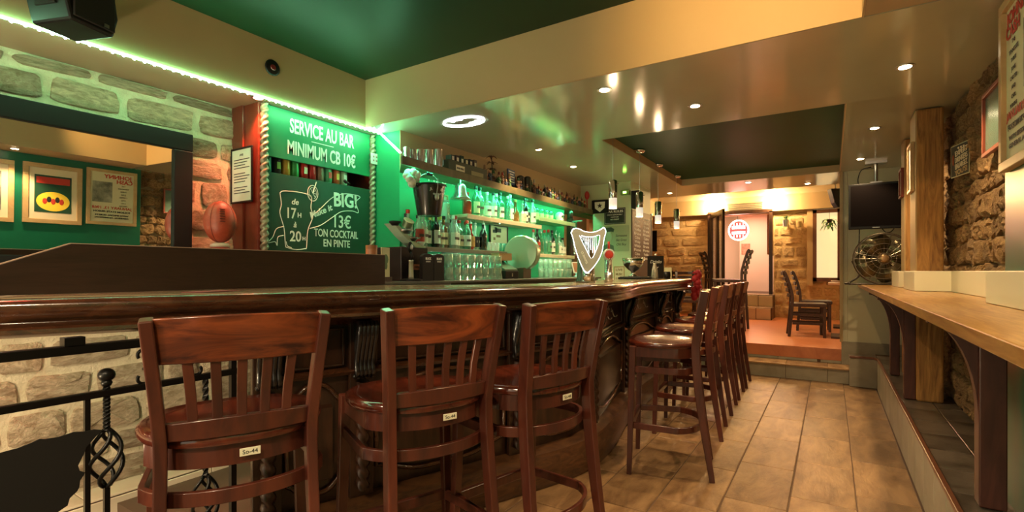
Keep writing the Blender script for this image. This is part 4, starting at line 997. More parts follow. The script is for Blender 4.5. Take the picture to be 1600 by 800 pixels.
for a,b,c,d in ((-.13,.13,.09,.092),(-.13,.13,-.092,-.09),(-.13,-.128,-.09,.09),(.128,.13,-.09,.09)): o.bb(a,b,c,d,0,.001,M)
o.build('border',CHALK,t)
t,M,w_,h_=wsign('portrait_sign','pale green poster with a dark-haired head and script on the pale green wall',-2.52,-2.13,1.47,1.795,mat('poster_pale_green',(.36,.46,.27),.5))
MB().ball(tuple(M@Vector((-.08,.03,0))),.07,sc=(.8,.06,1.1)).build('face_print',mat('face_pale',(.42,.48,.30),.5),t,smooth=True)
MB().prism([(-.15,.05),(-.16,.10),(-.12,.14),(-.04,.145),(.0,.12),(-.01,.08),(-.04,.09),(-.10,.085),(-.13,.03)],.006,M).build('hair_print',mat('hair_dark_green',(.04,.08,.05),.5),t)
MB().prism([(-.17,-.16),(-.15,-.09),(-.08,-.06),(-.01,-.09),(.0,-.16)],.004,M).build('shirt_print',mat('shirt_print',(.12,.16,.10),.5),t)
for i,s in enumerate(('Someone','like Great','Old Boy')): text('lettering',s,.045,M@Matrix.Translation((.09,.02-.055*i,0)),INK,t,width=.15-.01*i,shear=.3)
t,M,w_,h_=wsign('framed_notice','cream framed notice low on the pale green wall beside the beer tap',-2.33,-2.19,1.07,1.28,MATF,frame=GOLDF,cat='notice')
for i,s in enumerate(('LIVE','MUSIC','LIKE')): text('lettering',s,.042,M@Matrix.Translation((0,.045-.055*i,0)),mat('ink_brown',(.2,.12,.04),.5),t,width=.09,bold=.001)
mn=thing('menu_board','tall dark brown menu board with white chalk lists on the wall corner','board',(-2.105,6.5,1.15))
MB().bb(0,.012,-.39,.39,0,.84).build('board',mat('menu_brown',(.07,.035,.018),.5),mn)
MB().bb(.0,.02,.39,.40,0,.86).build('edge',STEEL,mn)
Mm2=fr((.0125,0,0),(0,1,0))
for c in range(2):
    for i in range(11):
        text('lettering',R.choice(('Pinte','Demi','Cidre','Mojito','Whisky','Rhum','Gin Tonic','Vodka','Blonde','Brune')),.05,Mm2@Matrix.Translation((-.20+.36*c,.74-.052*i,0)),CHALK,mn,width=.26-.05*((i*3)%4)*.4,ext=.0005)
ex=thing('exit_light','small green emergency exit light under the ceiling above the bar rules sign','light',(-2.17,6.06,2.20))
MB().bb(-.055,.055,-.02,.035,-.03,.03).build('housing',mat('exit_housing',(.20,.30,.10),.4),ex,bev=.003); MB().bb(-.02,.02,-.024,-.02,-.012,.012).build('lamp',EM_GREEN,ex)
s2=thing('wall_speaker','black wall speaker at the ceiling beside the green exit light','speaker',(-2.05,6.14,2.10))
MB().bb(-.05,.05,-.06,.06,-.10,.12).build('cabinet',BLKP,s2,bev=.006); MB().bb(-.04,.04,-.066,-.06,-.09,.09).build('grille',BLKM,s2); MB().bb(.05,.06,-.02,.02,0,.04).build('mount',STEEL,s2)

# ================================================================== THINGS ON THE BAR
ZB=1.137
def at(x,y): return (x,y,ZB)
tan=thing('tan_canister','tan brown cylinder standing at the right end of the privacy board','canister',(-2.34,2.105,1.15))
MB().lathe([(.034,.0),(.034,.215),(.032,.22)],20).build('tube',mat('tan_leather',(.42,.17,.07),.4),tan,auto=40); MB().lathe([(.035,.20),(.035,.222)],20).build('lid',mat('tan_dark',(.35,.14,.05),.4),tan,auto=40)
mc=thing('menu_card','cream menu card with green emblem standing behind the privacy board','card',(-2.36,2.235,1.15),.25)
MB().bb(-.004,.004,-.045,.045,.03,.215).build('sheet',mat('menu_cream',(.66,.68,.42),.5),mc); MB().bb(-.02,.02,-.05,.05,0,.03).build('base',DARKW,mc,bev=.002)
MB().ball((.005,0,.14),.03,sc=(.1,.9,1.1),n=9,m=6).ball((.005,.0,.10),.018,sc=(.1,1,1.3)).build('emblem',mat('emblem_green',(.10,.22,.10),.5),mc)
cm=thing('coffee_machine','black boxy coffee machine with orange name plate and cups piled on its pale sloping top','machine',(-2.62,2.665,1.15),.0)
MB().bb(-.12,.14,-.17,.10,0,.235).build('body',mat('machine_dark',(.018,.014,.014),.25),cm,bev=.006)
MB().bb(.141,.144,-.06,.06,.075,.115).build('name_plate',mat('plate_orange',(.30,.10,.04),.4),cm)
text('lettering','ESPRESSO',.018,fr((.1445,0,.09),(0,1,0)),INK,cm,width=.09)
MB().prism([(-.20,.395),(-.16,.40),(-.08,.345),(.03,.275),(.13,.252),(.13,.236),(.03,.237),(-.09,.31),(-.17,.375)],.09,fr((.0,0,0),(0,1,0))).build('sloping_top',mat('top_pale_green',(.45,.60,.45),.25),cm,bev=.003)
for i,(y,z,r,nm,m_) in enumerate(((-.17,.375,.042,'black bowl',BLKP),(-.07,.325,.055,'dark strainer',STEEL),(.0,.275,.04,'small copper pan',BRASSM),(.09,.245,.03,'white saucer',WHITEP))):
    t=thing('bowl',f'{nm} lying on top of the black coffee machine','bowl',(-2.54,2.665+y,1.155+z),.2)
    MB().lathe([(r*.5,0),(r*.95,.02),(r,.032),(r*.92,.03),(r*.45,.006),(0,.006)],18).build('dish',m_,t,smooth=True)
    if i in (1,2): MB().tube([(0,r*.9,.025),(.02,r*1.9,.03)],.005,6).build('handle',STEEL,t)
jg=thing('round_tin','round tin with cream lid tilted on the pile over the coffee machine','tin',(-2.54,2.60,1.155+.375))
Mj=Matrix.Rotation(.6,4,'Y')
MB().lathe([(.035,0),(.038,.05)],18,Mj).build('body',mat('tin_green',(.25,.30,.18),.3,metal=.5),jg,auto=40); MB().lathe([(.040,.05),(.040,.056)],18,Mj).build('lid',mat('tin_cream',(.70,.62,.40),.4),jg)
tp_=thing('beer_tap','small chrome beer tap with black oval badge handle near the menu card','tap',(-2.37,2.475,1.15))
MB().lathe([(.075,0),(.075,.012),(.05,.016)],24).build('base',BLKP,tp_,auto=40); MB().lathe([(.022,.016),(.018,.03),(.016,.13),(.020,.14)],16).build('column',mat('column_pale',(.45,.47,.38),.25,metal=.7),tp_,smooth=True)
MB().tube([(0,0,.13),(.02,-.01,.16),(.005,-.012,.20)],.009,8).build('lever',BLKP,tp_,smooth=True)
MB().ball((.005,-.012,.225),.034,sc=(.35,.7,1.15)).build('badge',BLKP,tp_,smooth=True); MB().ball((.016,-.012,.225),.018,sc=(.3,.7,1.2)).build('badge_face',STEEL,tp_,smooth=True)
for i,y in enumerate((2.60,2.715)):
    t=thing('black_menu_holder',f'black arched holder with small white heading, {"left" if i==0 else "right"} one of the pair beside the tap','holder',(-2.36,y,1.15),0,'black arched holders')
    P=[(-.056,0),(.056,0),(.056,.165)]+[(.056*math.cos(a),.165+.022*math.sin(a)) for a in [PI*k/8 for k in range(1,8)]]+[(-.056,.165)]
    MB().prism(P,.03,fr((0,0,0),(0,1,0))).build('body',BLKP,t,bev=.003)
    text('lettering','BLACK',.022,fr((.031,0,.145),(0,1,0)),CHALK,t,width=.055,bold=.0006); text('lettering','STOUT',.012,fr((.031,0,.128),(0,1,0)),CHALK,t,width=.045)
# round drum (ceiling-mirrored press) with beige box
dr_=thing('round_drum','large round green-mirrored drum with pale curved rim behind the bar','drum',(-2.43,4.00,1.15))
Mx=fr((0,0,.235),(.98,.20,0)); MB().lathe([(.155,-.06),(.165,-.05),(.165,.03),(.155,.04)],32,Mx).build('rim',mat('drum_rim',(.45,.60,.42),.25,metal=.6),dr_,auto=40)
MB().lathe([(.153,.03),(.13,.032),(.07,.030),(.01,.028)],32,Mx).build('face',mat('drum_face',(.05,.14,.06),.15,metal=.4),dr_,smooth=True); MB().bb(-.06,.06,-.07,.07,0,.10).build('stand',mat('stand_brown',(.12,.08,.04),.5),dr_,bev=.004)
cr_=thing('cash_register','black cash register with drawer and tilted green display on the service counter','register',(-2.42,3.70,1.15),-.1)
MB().bb(-.12,.08,-.09,.09,0,.07).build('drawer_box',BLKP,cr_,bev=.005); MB().box((.082,0,.035),(.004,.012,.03)).build('lock',STEEL,cr_)
MB().prism([(-.10,.07),(.08,.07),(.08,.085),(-.08,.16),(-.10,.16)],.18,fr((-.01,.09,0),(1,0,0))).build('keyboard',mat('register_green',(.10,.16,.10),.35),cr_,bev=.003)
bxo=thing('beige_box','beige cardboard box sitting tilted on the cash register','box',(-2.47,3.72,1.311),-.2)
MB().bb(-.05,.05,-.08,.08,0,.06).build('box',mat('beige_card',(.62,.42,.19),.6),bxo,bev=.002); MB().bb(-.051,.051,-.081,.081,.06,.064).build('lid',mat('beige_card_dark',(.5,.33,.15),.6),bxo)
tbt=thing('card_terminal','white-framed tilted tablet with orange-brown screen on a stand beyond the glasses','tablet',(-2.38,5.12,1.15),-.35)
Mq=fr((0,0,.055),(-.2,1,0),(-.35,0,1)); MB().bb(-.085,.085,-.01,.12,-.005,.006,Mq).build('frame',WHITEP,tbt,bev=.003)
MB().bb(-.07,.07,.002,.108,.006,.008,Mq).build('screen',mat('screen_brown',(.35,.15,.06),.3),tbt); MB().lathe([(.05,0),(.05,.01),(.015,.015),(.012,.07)],16,c=(-.02,0,0)).build('stand',STEEL,tbt,smooth=True)
# harp beer font
hp=thing('harp_beer_font','tall chrome beer font with an illuminated white harp on the bar','beer tap',at(-1.47,3.30),math.radians(-61))
# local: x to the right as seen by the drinker side camera, built facing +x
MB().lathe([(.095,0),(.095,.01),(.085,.04),(.082,.10),(.078,.20),(.07,.27),(.06,.32)],24,Matrix.Diagonal((1.0,.75,1,1)),c=(-.02,0,0)).build('column',mat('font_chrome',(.45,.50,.48),.18,metal=1),hp,smooth=True)
Mh=Matrix.Rotation(math.radians(90+0),4,'Z')@fr((0,0,0),(1,0,0))
Mh=fr((.10,0,.0),(0,1,0))   # plane x=.10 local, local x=>y, y=>z, z=>+x
def hpt(L): return [Mh@Vector((a,b,0)) for a,b in L]
edge_=crom([(-.111,.345),(-.095,.372),(-.06,.372),(-.02,.352),(.04,.347),(.085,.362),(.112,.378),(.125,.352),(.112,.30),(.10,.22),(.07,.15),(.02,.085),(-.008,.07),(-.03,.10),(-.06,.17),(-.085,.25),(-.098,.31),(-.111,.345)],4)
inner=crom([(-.060,.335),(-.01,.318),(.04,.318),(.085,.328),(.078,.27),(.055,.21),(.028,.165),(-.005,.22),(-.035,.28),(-.060,.335)],4)
n1=len(edge_)
mb=MB(); mb.tube(hpt(edge_),.0034,8); mb.build('lit_outline',EM_WHITE,hp,smooth=True)
mb=MB(); mb.tube(hpt(inner),.0022,6); mb.build('inner_outline',EM_WHITE,hp,smooth=True)
# harp body ring between outline and inner opening
K=48
def samp(L,k,n):
    d=[0]
    for i in range(1,len(L)): d.append(d[-1]+math.dist(L[i],L[i-1]))
    t=d[-1]*k/n
    for i in range(1,len(L)):
        if d[i]>=t:
            u=(t-d[i-1])/max(1e-9,d[i]-d[i-1]); return (L[i-1][0]+(L[i][0]-L[i-1][0])*u,L[i-1][1]+(L[i][1]-L[i-1][1])*u)
    return L[-1]
def angs(L):
    o=[]
    for k in range(K):
        a=2*PI*k/K; best=None
        cx,cy=.025,.265
        bd=9
        for q in range(240):
            p=samp(L,q,240); da=abs((math.atan2(p[1]-cy,p[0]-cx)-a+PI)%(2*PI)-PI)
            if da<bd: bd=da;best=p
        o.append(best)
    return o
eo,ei=angs(edge_),angs(inner); vs=[];fs=[]
for z_ in (-.02,.004):
    for p in eo: vs.append(Mh@Vector((p[0],p[1],z_)))
    for p in ei: vs.append(Mh@Vector((p[0],p[1],z_)))
for k in range(K):
    k2=(k+1)%K; fs+=[(k,k2,K+k2,K+k),(2*K+k,3*K+k,3*K+k2,2*K+k2),(k,2*K+k,2*K+k2,k2),(K+k,K+k2,3*K+k2,3*K+k)]
MB().add(vs,fs).build('harp_body',mat('harp_gold_grey',(.46,.46,.43),.25,metal=.45),hp,auto=30)
for k in range(9):
    x=-.045+.0130*k; z1=.322; z0=[.31,.295,.28,.262,.245,.225,.205,.195,.225][k]
    MB().tube([Mh@Vector((x,z1,.0)),Mh@Vector((x+.004,z0,.0))],.0007,5).build('string',EM_WHITE,hp)
MB().tube([Mh@Vector((.0,.02,-.03)),Mh@Vector((.0,.07,-.01))],.03,10).build('neck',CHROME,hp,smooth=True)
text('lettering','GUINNESS',.022,Mh@fr((-.028,.17,.006),(.42,-1,0),(1,.42,0)),CHALK,hp,width=.09)
# round-badge beer tap beyond
t=thing('round_badge_tap','slim chrome beer tap tower with red round badge beyond the harp','beer tap',at(-1.60,4.05),math.radians(-60))
MB().lathe([(.045,0),(.045,.01),(.034,.02),(.032,.22),(.03,.24)],20).build('tower',CHROME,t,smooth=True)
MB().lathe([(.045,-.02),(.05,0),(.045,.02)],20,fr((.03,0,.22),(0,1,0))).build('badge',mat('badge_white',(.70,.75,.72),.25,metal=.3),t,smooth=True); MB().lathe([(.036,.02),(.03,.026)],20,fr((.03,0,.22),(0,1,0))).build('badge_red',REDI,t,smooth=True)
MB().tube([(.03,0,.26),(.035,0,.33)],.010,8).build('handle',REDI,t,smooth=True)
MB().tube([(.03,0,.19),(.08,0,.18),(.085,0,.13)],.008,8).build('spout',CHROME,t,smooth=True)
tag(MB().lathe([(.028,0),(.03,.07),(.028,.07),(.025,.006),(0,.006)],16).build('steel_shaker',STEEL,None,smooth=True,loc=at(-1.36,3.45)),'small steel measuring cup at the foot of the harp font','cup')
# far end of the bar
tr=thing('black_tray','low black tray on the far end of the bar under the silver bowl','tray',at(-1.72,5.15))
MB().bb(-.12,.12,-.22,.22,0,.018).bb(-.11,.11,-.21,.21,.018,.024).build('tray',BLKP,tr,bev=.003)
ib=thing('silver_bowl','wide silver ice bowl on a short stem at the far end of the bar','bowl',(-1.74,5.10,ZB+.024))
MB().lathe([(.05,0),(.05,.008),(.02,.02),(.02,.05),(.06,.075),(.10,.12),(.115,.185),(.11,.185),(.09,.12),(.03,.08),(0,.078)],28).build('bowl',CHROME,ib,smooth=True); MB().lathe([(.113,.182),(.118,.188),(.113,.192)],28).build('rim',CHROME,ib,smooth=True)
bs_=thing('black_drinks_sign','black upright chalk sign with white script behind the bottle at the bar end','sign',at(-1.66,5.62),math.radians(0))
Mz=fr((0,0,0),(.85,.53,0)); MB().bb(-.09,.09,0,.25,-.005,.005,Mz).bb(-.05,.05,0,.02,-.03,.03,Mz).build('board',BLKM,bs_)
text('lettering','Drinks',.05,Mz@Matrix.Translation((0,.17,.006)),CHALK,bs_,width=.13,shear=.3); text('lettering','Bar',.04,Mz@Matrix.Translation((0,.11,.006)),CHALK,bs_,shear=.3); MB().ball(tuple(Mz@Vector((0,.262,0))),.014).build('knob',WHITEP,bs_,smooth=True)
t=thing('white_jug','white handled jug at the far end of the bar in front of the black sign','jug',at(-1.56,5.25))
MB().lathe([(.032,0),(.036,.02),(.03,.09),(.022,.12),(.014,.15),(.018,.165)],18).build('body',mat('jug_grey',(.55,.55,.48),.3,metal=.3),t,smooth=True); MB().tube([(0,-.03,.10),(0,-.065,.09),(0,-.065,.04),(0,-.034,.03)],.006,8).build('handle',WHITEP,t,smooth=True)
t=thing('dark_cup','squat dark cup beside the white jug at the bar end','cup',at(-1.46,5.36)); MB().lathe([(.03,0),(.036,.03),(.034,.075),(.030,.075),(.02,.01),(0,.01)],16).build('body',BLKP,t,smooth=True); MB().tube([(0,.034,.06),(0,.055,.05),(0,.034,.02)],.005,6).build('handle',BLKP,t)
tag(MB().bb(-.04,.04,-.003,.003,0,.12).build('white_card',mat('card_yellow',(.7,.66,.42),.6),None,loc=at(-1.49,5.50)),'small cream card standing between the jug and the dark cup','card')
rc=thing('red_cloth','bunched bright red cloth hanging over the far bar end','cloth',(-1.30,5.97,.9))
mb=MB(); rr=random.Random(4)
for k in range(14): mb.ball((rr.uniform(-.03,.03),rr.uniform(-.02,.02),.02+.021*k),.032+.01*rr.random(),sc=(1,1,1.2),n=8,m=6)
mb.build('folds',mat('cloth_red',(.45,.02,.03),.6),rc,smooth=True); MB().lathe([(.045,0),(.02,.03)],10,c=(0,0,.29)).build('knot',mat('cloth_red',(0,0,0)),rc,smooth=True)
mt=thing('beer_mat','red and brown printed beer mat lying on the bar below the privacy board','coaster',(-2.02,1.02,ZB),.4)
MB().bb(-.045,.045,-.10,.10,0,.002).build('mat',mat('mat_red',(.16,.03,.03),.6),mt); MB().bb(-.03,.03,-.07,.07,.002,.0025).build('print',mat('mat_print',(.25,.07,.06),.6),mt)

# ================================================================== PENDANTS, DOWNLIGHTS, GLOWING CEILING EMBLEM
for i,(x,y) in enumerate(((-1.585,4.12),(-1.60,4.88),(-1.64,5.65),(-1.64,6.45))):
    t=thing('pendant_lamp',f'chrome tube pendant lamp over the bar, {["nearest","second nearest","third nearest","farthest"][i]} of four','lamp',(x,y,1.755),0,'chrome pendant lamps')
    MB().lathe([(.034,.0),(.034,.09)],20).build('glass_ring',mat('frosted_ring',(1,.92,.8),emis=.22),t,smooth=True)
    MB().lathe([(.036,.09),(.037,.235),(.03,.245),(.008,.248)],20).build('tube',CHROME,t,auto=50)
    for k in range(3): MB().tube([(.034*math.cos(k*2.1),.034*math.sin(k*2.1),.21),(.052*math.cos(k*2.1),.052*math.sin(k*2.1),.21)],.004,6).build('screw',CHROME,t)
    MB().tube([(0,0,.245),(0,0,.655)],.0025,5).build('cord',STEEL,t)
    MB().lathe([(.055,.663),(.058,.655),(.045,.635),(.01,.630)],20).build('canopy',CHROME,t,smooth=True)
    light('POINT','pendant_bulb',(x,y,1.72),1.6,WARM,.025)
DL=[(-1.142,2.827,2.3,'nearest over the bar bulge',1),(-.75,3.42,2.3,'in the flat slab before the green panel',1),(.332,3.363,2.3,'near the stone wall, largest on the right',1),(.29,4.85,2.34,'over the wall counter before the old beam',1),(.25,6.1,2.34,'before the television',.45),(-2.27,4.03,2.34,'nearest over the bottle shelves',.8),(-2.33,4.90,2.34,'second over the bottle shelves',.8),(-.88,6.95,2.34,'in the middle beyond the green panel',1),(-.25,7.45,2.34,'on the right beyond the green panel',1),(-1.95,7.3,2.34,'on the left beyond the green panel',1),
    (.33,1.55,2.3,'over the framed concert poster, outside the view',1.0),(.33,-.3,2.3,'over the green wall behind the camera',1.0)]  # last entry: unseen lamp added as fill behind the camera
for i,(x,y,z,wh,k) in enumerate(DL):
    t=thing('ceiling_spotlight',f'small round recessed ceiling spotlight {wh}','lamp',(x,y,z),0,'recessed ceiling spotlights')
    MB().lathe([(.044,-.004),(.044,.0),(.032,.0),(.030,-.004)],24).build('trim_ring',STEEL,t,auto=40)
    MB().lathe([(.030,-.003),(.027,-.006),(.01,-.009)],20).build('bulb',EM_WARM,t,smooth=True)
    light('SPOT','spot_beam',(x,y,z-.02),LAMP_W*k,WARM,.03,cone=2.0,blend=.45)
t=thing('ceiling_spotlight','small red recessed spotlight above the gilt rope column','lamp',(-3.02,1.80,2.3))
MB().lathe([(.044,-.004),(.044,.0),(.032,.0),(.030,-.004)],24).build('trim_ring',STEEL,t,auto=40); MB().lathe([(.030,-.003),(.027,-.006),(.01,-.009)],20).build('bulb',EM_RED,t,smooth=True)
light('SPOT','spot_beam',(-3.02,1.80,2.28),22,(1,.16,.08),.03,cone=1.9)
# lamps of the unseen part of the room: recess over the bar, stairwell wall washer
rs=thing('ceiling_spotlight','red recessed spotlight in the green ceiling over the left bar end, above the view','lamp',(-2.55,.35,2.66))
MB().lathe([(.05,-.004),(.05,.0),(.036,.0),(.034,-.004)],24).build('trim_ring',STEEL,rs,auto=40); MB().lathe([(.034,-.003),(.03,-.006),(.01,-.009)],20).build('bulb',EM_RED,rs,smooth=True)
light('SPOT','spot_beam',(-2.55,.35,2.63),26,(1,.10,.06),.04,cone=1.0,blend=.7)
fs2=thing('recess_spotlight','warm spotlight in the green recess aimed at the cream fascia, above the view','lamp',(-.25,1.35,2.64))
MB().lathe([(.03,0),(.035,.02)],16,c=(0,0,0)).tube([(0,0,0),(0,.06,-.03)],.03,12).build('housing',BLKP,fs2)
light('SPOT','fascia_beam',(-.25,1.43,2.60),34,(1,.58,.20),.03,rot=(math.radians(84),0,0),cone=1.5,blend=.9)
for i,(x,y) in enumerate(((-.35,-.6),(-1.9,-.8),(-1.0,-1.8))):  # unseen fill spots, added to brighten the near end of the room
    t=thing('ceiling_spotlight',['recessed spotlight in the green ceiling behind the camera, right side','recessed spotlight in the green ceiling behind the camera, left side','recessed spotlight in the green ceiling nearest the shop window'][i],'lamp',(x,y,2.66),0,'recessed ceiling spotlights')
    MB().lathe([(.06,-.004),(.06,.0),(.05,.0),(.045,-.004)],24).build('trim_ring',STEEL,t,auto=40); MB().lathe([(.045,-.003),(.04,-.006),(.01,-.009)],20).build('bulb',EM_WARM,t,smooth=True)
    light('SPOT','spot_beam',(x,y,2.63),70,(1,.78,.50),.06,cone=2.7,blend=.5)
sl=thing('stairwell_lamp','round bulkhead lamp in the stairwell below the bar end, out of view','lamp',(-2.15,-.55,.75))
MB().lathe([(.05,0),(.055,.02),(.04,.05)],20).build('shade',WHITEP,sl,smooth=True)
MB().bb(-.01,.01,-.01,.01,.05,.24).build('stem',BLACK,sl)
light('POINT','stairwell_bulb',(-2.15,-.45,.70),30,(1,.78,.48),.05)
# glowing oval shape, stand-in for an emblem of light on the ceiling
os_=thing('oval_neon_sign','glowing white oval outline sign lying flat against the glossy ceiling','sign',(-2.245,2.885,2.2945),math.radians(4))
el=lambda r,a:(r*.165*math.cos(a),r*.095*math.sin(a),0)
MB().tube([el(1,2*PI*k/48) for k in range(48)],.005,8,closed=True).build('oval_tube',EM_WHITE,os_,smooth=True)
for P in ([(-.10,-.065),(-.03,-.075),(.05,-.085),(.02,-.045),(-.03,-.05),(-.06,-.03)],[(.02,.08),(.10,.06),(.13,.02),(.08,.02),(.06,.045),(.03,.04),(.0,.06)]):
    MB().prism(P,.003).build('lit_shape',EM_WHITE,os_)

# ================================================================== RIGHT SIDE
sc_=thing('wall_counter','long butcher-block wooden wall counter with an oiled orange-brown surface along the right wall','counter',(.295,0,1.04))
mb=MB(); mb.prism([(0,.2),(.28,.2),(.28,2.8),(.43,2.8),(.43,6.78),(-.04,6.78)],.04); mb.build('top',SHELFW,sc_,bev=.004)
def bracket(y,lab,x0=.475,x1=.555):
    t=thing('counter_bracket',lab,'bracket',(x0,y,.32))
    MB().bb(0,x1-x0,-.04,.04,0,.72).build('post',BRACKW,t,bev=.005)
    P=[(.0,.10+.25),(.0,.72),(-.15,.72),(-.15,.69)]+[(-.15+.15*math.sin(a),.69-.36*(1-math.cos(a))) for a in [PI/2*k/10 for k in range(1,10)]]
    MB().prism(P[::-1] if False else P,.05,fr((0,.025,0),(1,0,0))).build('curved_arm',BRACKW,t,bev=.003)
bracket(2.60,'dark brown curved bracket under the wooden counter, nearest to the right edge')
bracket(4.50,'dark brown curved bracket under the wooden counter in front of the old beam',.435,.50)
bracket(5.46,'dark brown curved bracket under the wooden counter, farthest back',.435,.50)
def ledge(i,x0,x1,y0,y1): return MB().bb(x0,x1,y0,y1,1.081,1.217).build('trim_ledge',CREAMT,bev=.004)
for k in ((.555,.735,.2,2.88),(.665,.735,2.88,4.32),(.475,.735,4.32,4.44),(.475,.50,4.44,4.9),(.475,.735,5.25,5.37),(.475,.50,5.37,5.8)): tag(ledge(0,*k),kind='structure')
def beam(lab,x0,x1,y0,y1,z1):
    t=thing('timber_post',lab,'post',(x0,y0,.315))
    MB().bb(0,x1-x0,0,y1-y0,0,z1-.315).build('timber',POSTW,t,bev=.014); MB().bb(-.004,.012,.004,y1-y0,.9,z1-.32).build('cream_edging',mat('edging_cream',(.36,.24,.10),.6),t)
beam('thick old wooden post against the stone wall at the right',.50,.648,4.44,4.72,2.335)
beam('slimmer orange-brown wooden post behind the thick post, beside the television',.53,.68,5.38,5.6,2.335)
def sframe(lab,x,y0,y1,z0,z1,mf,mi_):
    t=thing('framed_picture',lab,'picture',(x,(y0+y1)/2,(z0+z1)/2)); wall_frame(t,y1-y0,z1-z0,.02,.022,mf,'print',mi_,fr((0,0,0),(0,-1,0)))
sframe('pale-framed picture on the side of the thick old post',.496,4.50,4.70,1.78,2.13,GOLDF,PAPER)
sframe('small red-brown framed picture on the side of the slim post',.526,5.40,5.58,1.85,2.10,REDW,MATF)
sframe('red-brown framed picture half hidden behind the green wall edge on the stone',.68,3.02,3.50,1.80,2.12,mat('redbrown_frame',(.22,.05,.025),.4),mat('dark_print',(.10,.16,.12),.2))
# drinkers sign on the stone wall
t=thing('tin_sign','black tin sign with slanted cream lettering hanging on the brown stone wall','sign',(.70,4.10,1.905))
Mt_=fr((-.025,0,0),(.25,-.97,0)); MB().bb(-.105,.105,-.10,.10,0,.003,Mt_).build('plate',mat('tin_cream_edge',(.5,.45,.28),.5),t)
MB().bb(-.099,.099,-.094,.094,.003,.004,Mt_).build('face',mat('tin_black',(.035,.035,.028),.5),t)
for i,(s,m_) in enumerate((('EXPERT',MATF),('DRINKERS',MATF),('ENLARGEZ',MATF),("YOU'S!",GOLDF))): text('lettering',s,.045,Mt_@Matrix.Translation((.02,.035-.04*i,.0045))@Matrix.Rotation(.12,4,'Z'),m_,t,width=.14,bold=.001)
MB().ball(tuple(Mt_@Vector((-.075,.01,.004))),.022,sc=(.2,.7,1.6)).build('figure_print',mat('sign_red',(.35,.08,.03),.5),t)
for k in range(3): MB().ball(tuple(Mt_@Vector((-.01+.03*k,.075,.004))),.007).build('dot',MATF,t)
# television
tv=thing('television','large black flat television on a ceiling bracket in front of the pale wall','television',(.39,6.33,1.885),math.radians(-2))
MB().bb(-.235,.235,-.02,.03,-.235,.235).build('housing',BLKP,tv,bev=.006); MB().bb(-.215,.215,-.0225,-.02,-.205,.215).build('screen',SCREEN,tv); MB().bb(-.03,.03,-.0235,-.02,-.224,-.217).build('badge',STEEL,tv)
MB().bb(-.05,.05,-.01,.05,.235,.25).tube([(0,.02,.25),(0,.02,.44)],.018,10).bb(-.09,.09,-.04,.10,.43,.455).build('bracket',STEEL,tv)
MB().tube(crom([(-.04,.0,.40),(-.12,.0,.38),(-.15,.01,.30),(-.15,.03,.24)],4),.005,6).tube(crom([(.05,.04,-.23),(.08,.04,-.27),(.12,.04,-.27),(.15,.04,-.235)],4),.005,6).tube([(-.14,.04,-.23),(-.145,.1,-.5),(-.16,.12,-.62)],.005,6).build('cable',BLKP,tv,smooth=True)
# fan
fn=thing('desk_fan','round metal fan with wire guard at the far end of the wooden counter','fan',(.445,6.22,1.08))
MY=fr((0,0,.262),(1,0,0))
mb=MB()
for rr in (.245,.20,.15,.10,.055): 
    dz=.03+.03*math.cos(rr/.245*PI/2)
    mb.tube([MY@Vector((rr*math.cos(2*PI*k/40),rr*math.sin(2*PI*k/40),dz)) for k in range(40)],.0022,5,closed=True)
    mb.tube([MY@Vector((rr*math.cos(2*PI*k/40),rr*math.sin(2*PI*k/40),-dz)) for k in range(40)],.0022,5,closed=True)
for k in range(24):
    a=2*PI*k/24
    for sg in (1,-1): mb.tube([MY@Vector((r_*math.cos(a),r_*math.sin(a),sg*(.03+.03*math.cos(r_/.245*PI/2)))) for r_ in (.03,.1,.17,.245)],.0016,4)
mb.build('guard',BRASSM,fn); MB().tube([MY@Vector((.25*math.cos(2*PI*k/40),.25*math.sin(2*PI*k/40),0)) for k in range(40)],.012,6,closed=True).build('rim',mat('fan_rim',(.10,.08,.05),.4,metal=.7),fn,smooth=True)
for k in range(4):
    a=k*PI/2+.4; P=[]
    vs=[]
    for i in range(7):
        r_=.04+.19*i/6; w_b=.03+.10*math.sin(PI*min(1,i/5.5)*.75)
        for sgn in (-1,1): vs.append(MY@Vector((r_*math.cos(a)-sgn*w_b*math.sin(a),r_*math.sin(a)+sgn*w_b*math.cos(a),sgn*.018)))
    o=MB().add(vs,[(2*i,2*i+1,2*i+3,2*i+2) for i in range(6)]).build('blade',mat('fan_blade',(.20,.17,.10),.3,metal=.8),fn,smooth=True)
    md=o.modifiers.new('solid','SOLIDIFY'); md.thickness=.003
MB().lathe([(.035,-.06),(.05,-.02),(.05,.02),(.035,.065),(.02,.068)],20,MY).build('hub',mat('fan_hub',(.45,.30,.16),.35,metal=.6),fn,smooth=True)
MB().tube(crom([(-.26,.03,.24),(-.20,.0,.10),(-.285,0,.02),(-.285,.0,.008),(.24,0,.008),(.27,0,.02),(.20,.0,.10),(.26,.03,.24)],5),.010,8).tube([(-.285,-.10,.010),(-.285,.10,.010)],.012,8).tube([(.25,-.10,.010),(.25,.10,.010)],.012,8).build('stand',mat('stand_tube',(.08,.07,.06),.3,metal=.8),fn,smooth=True)

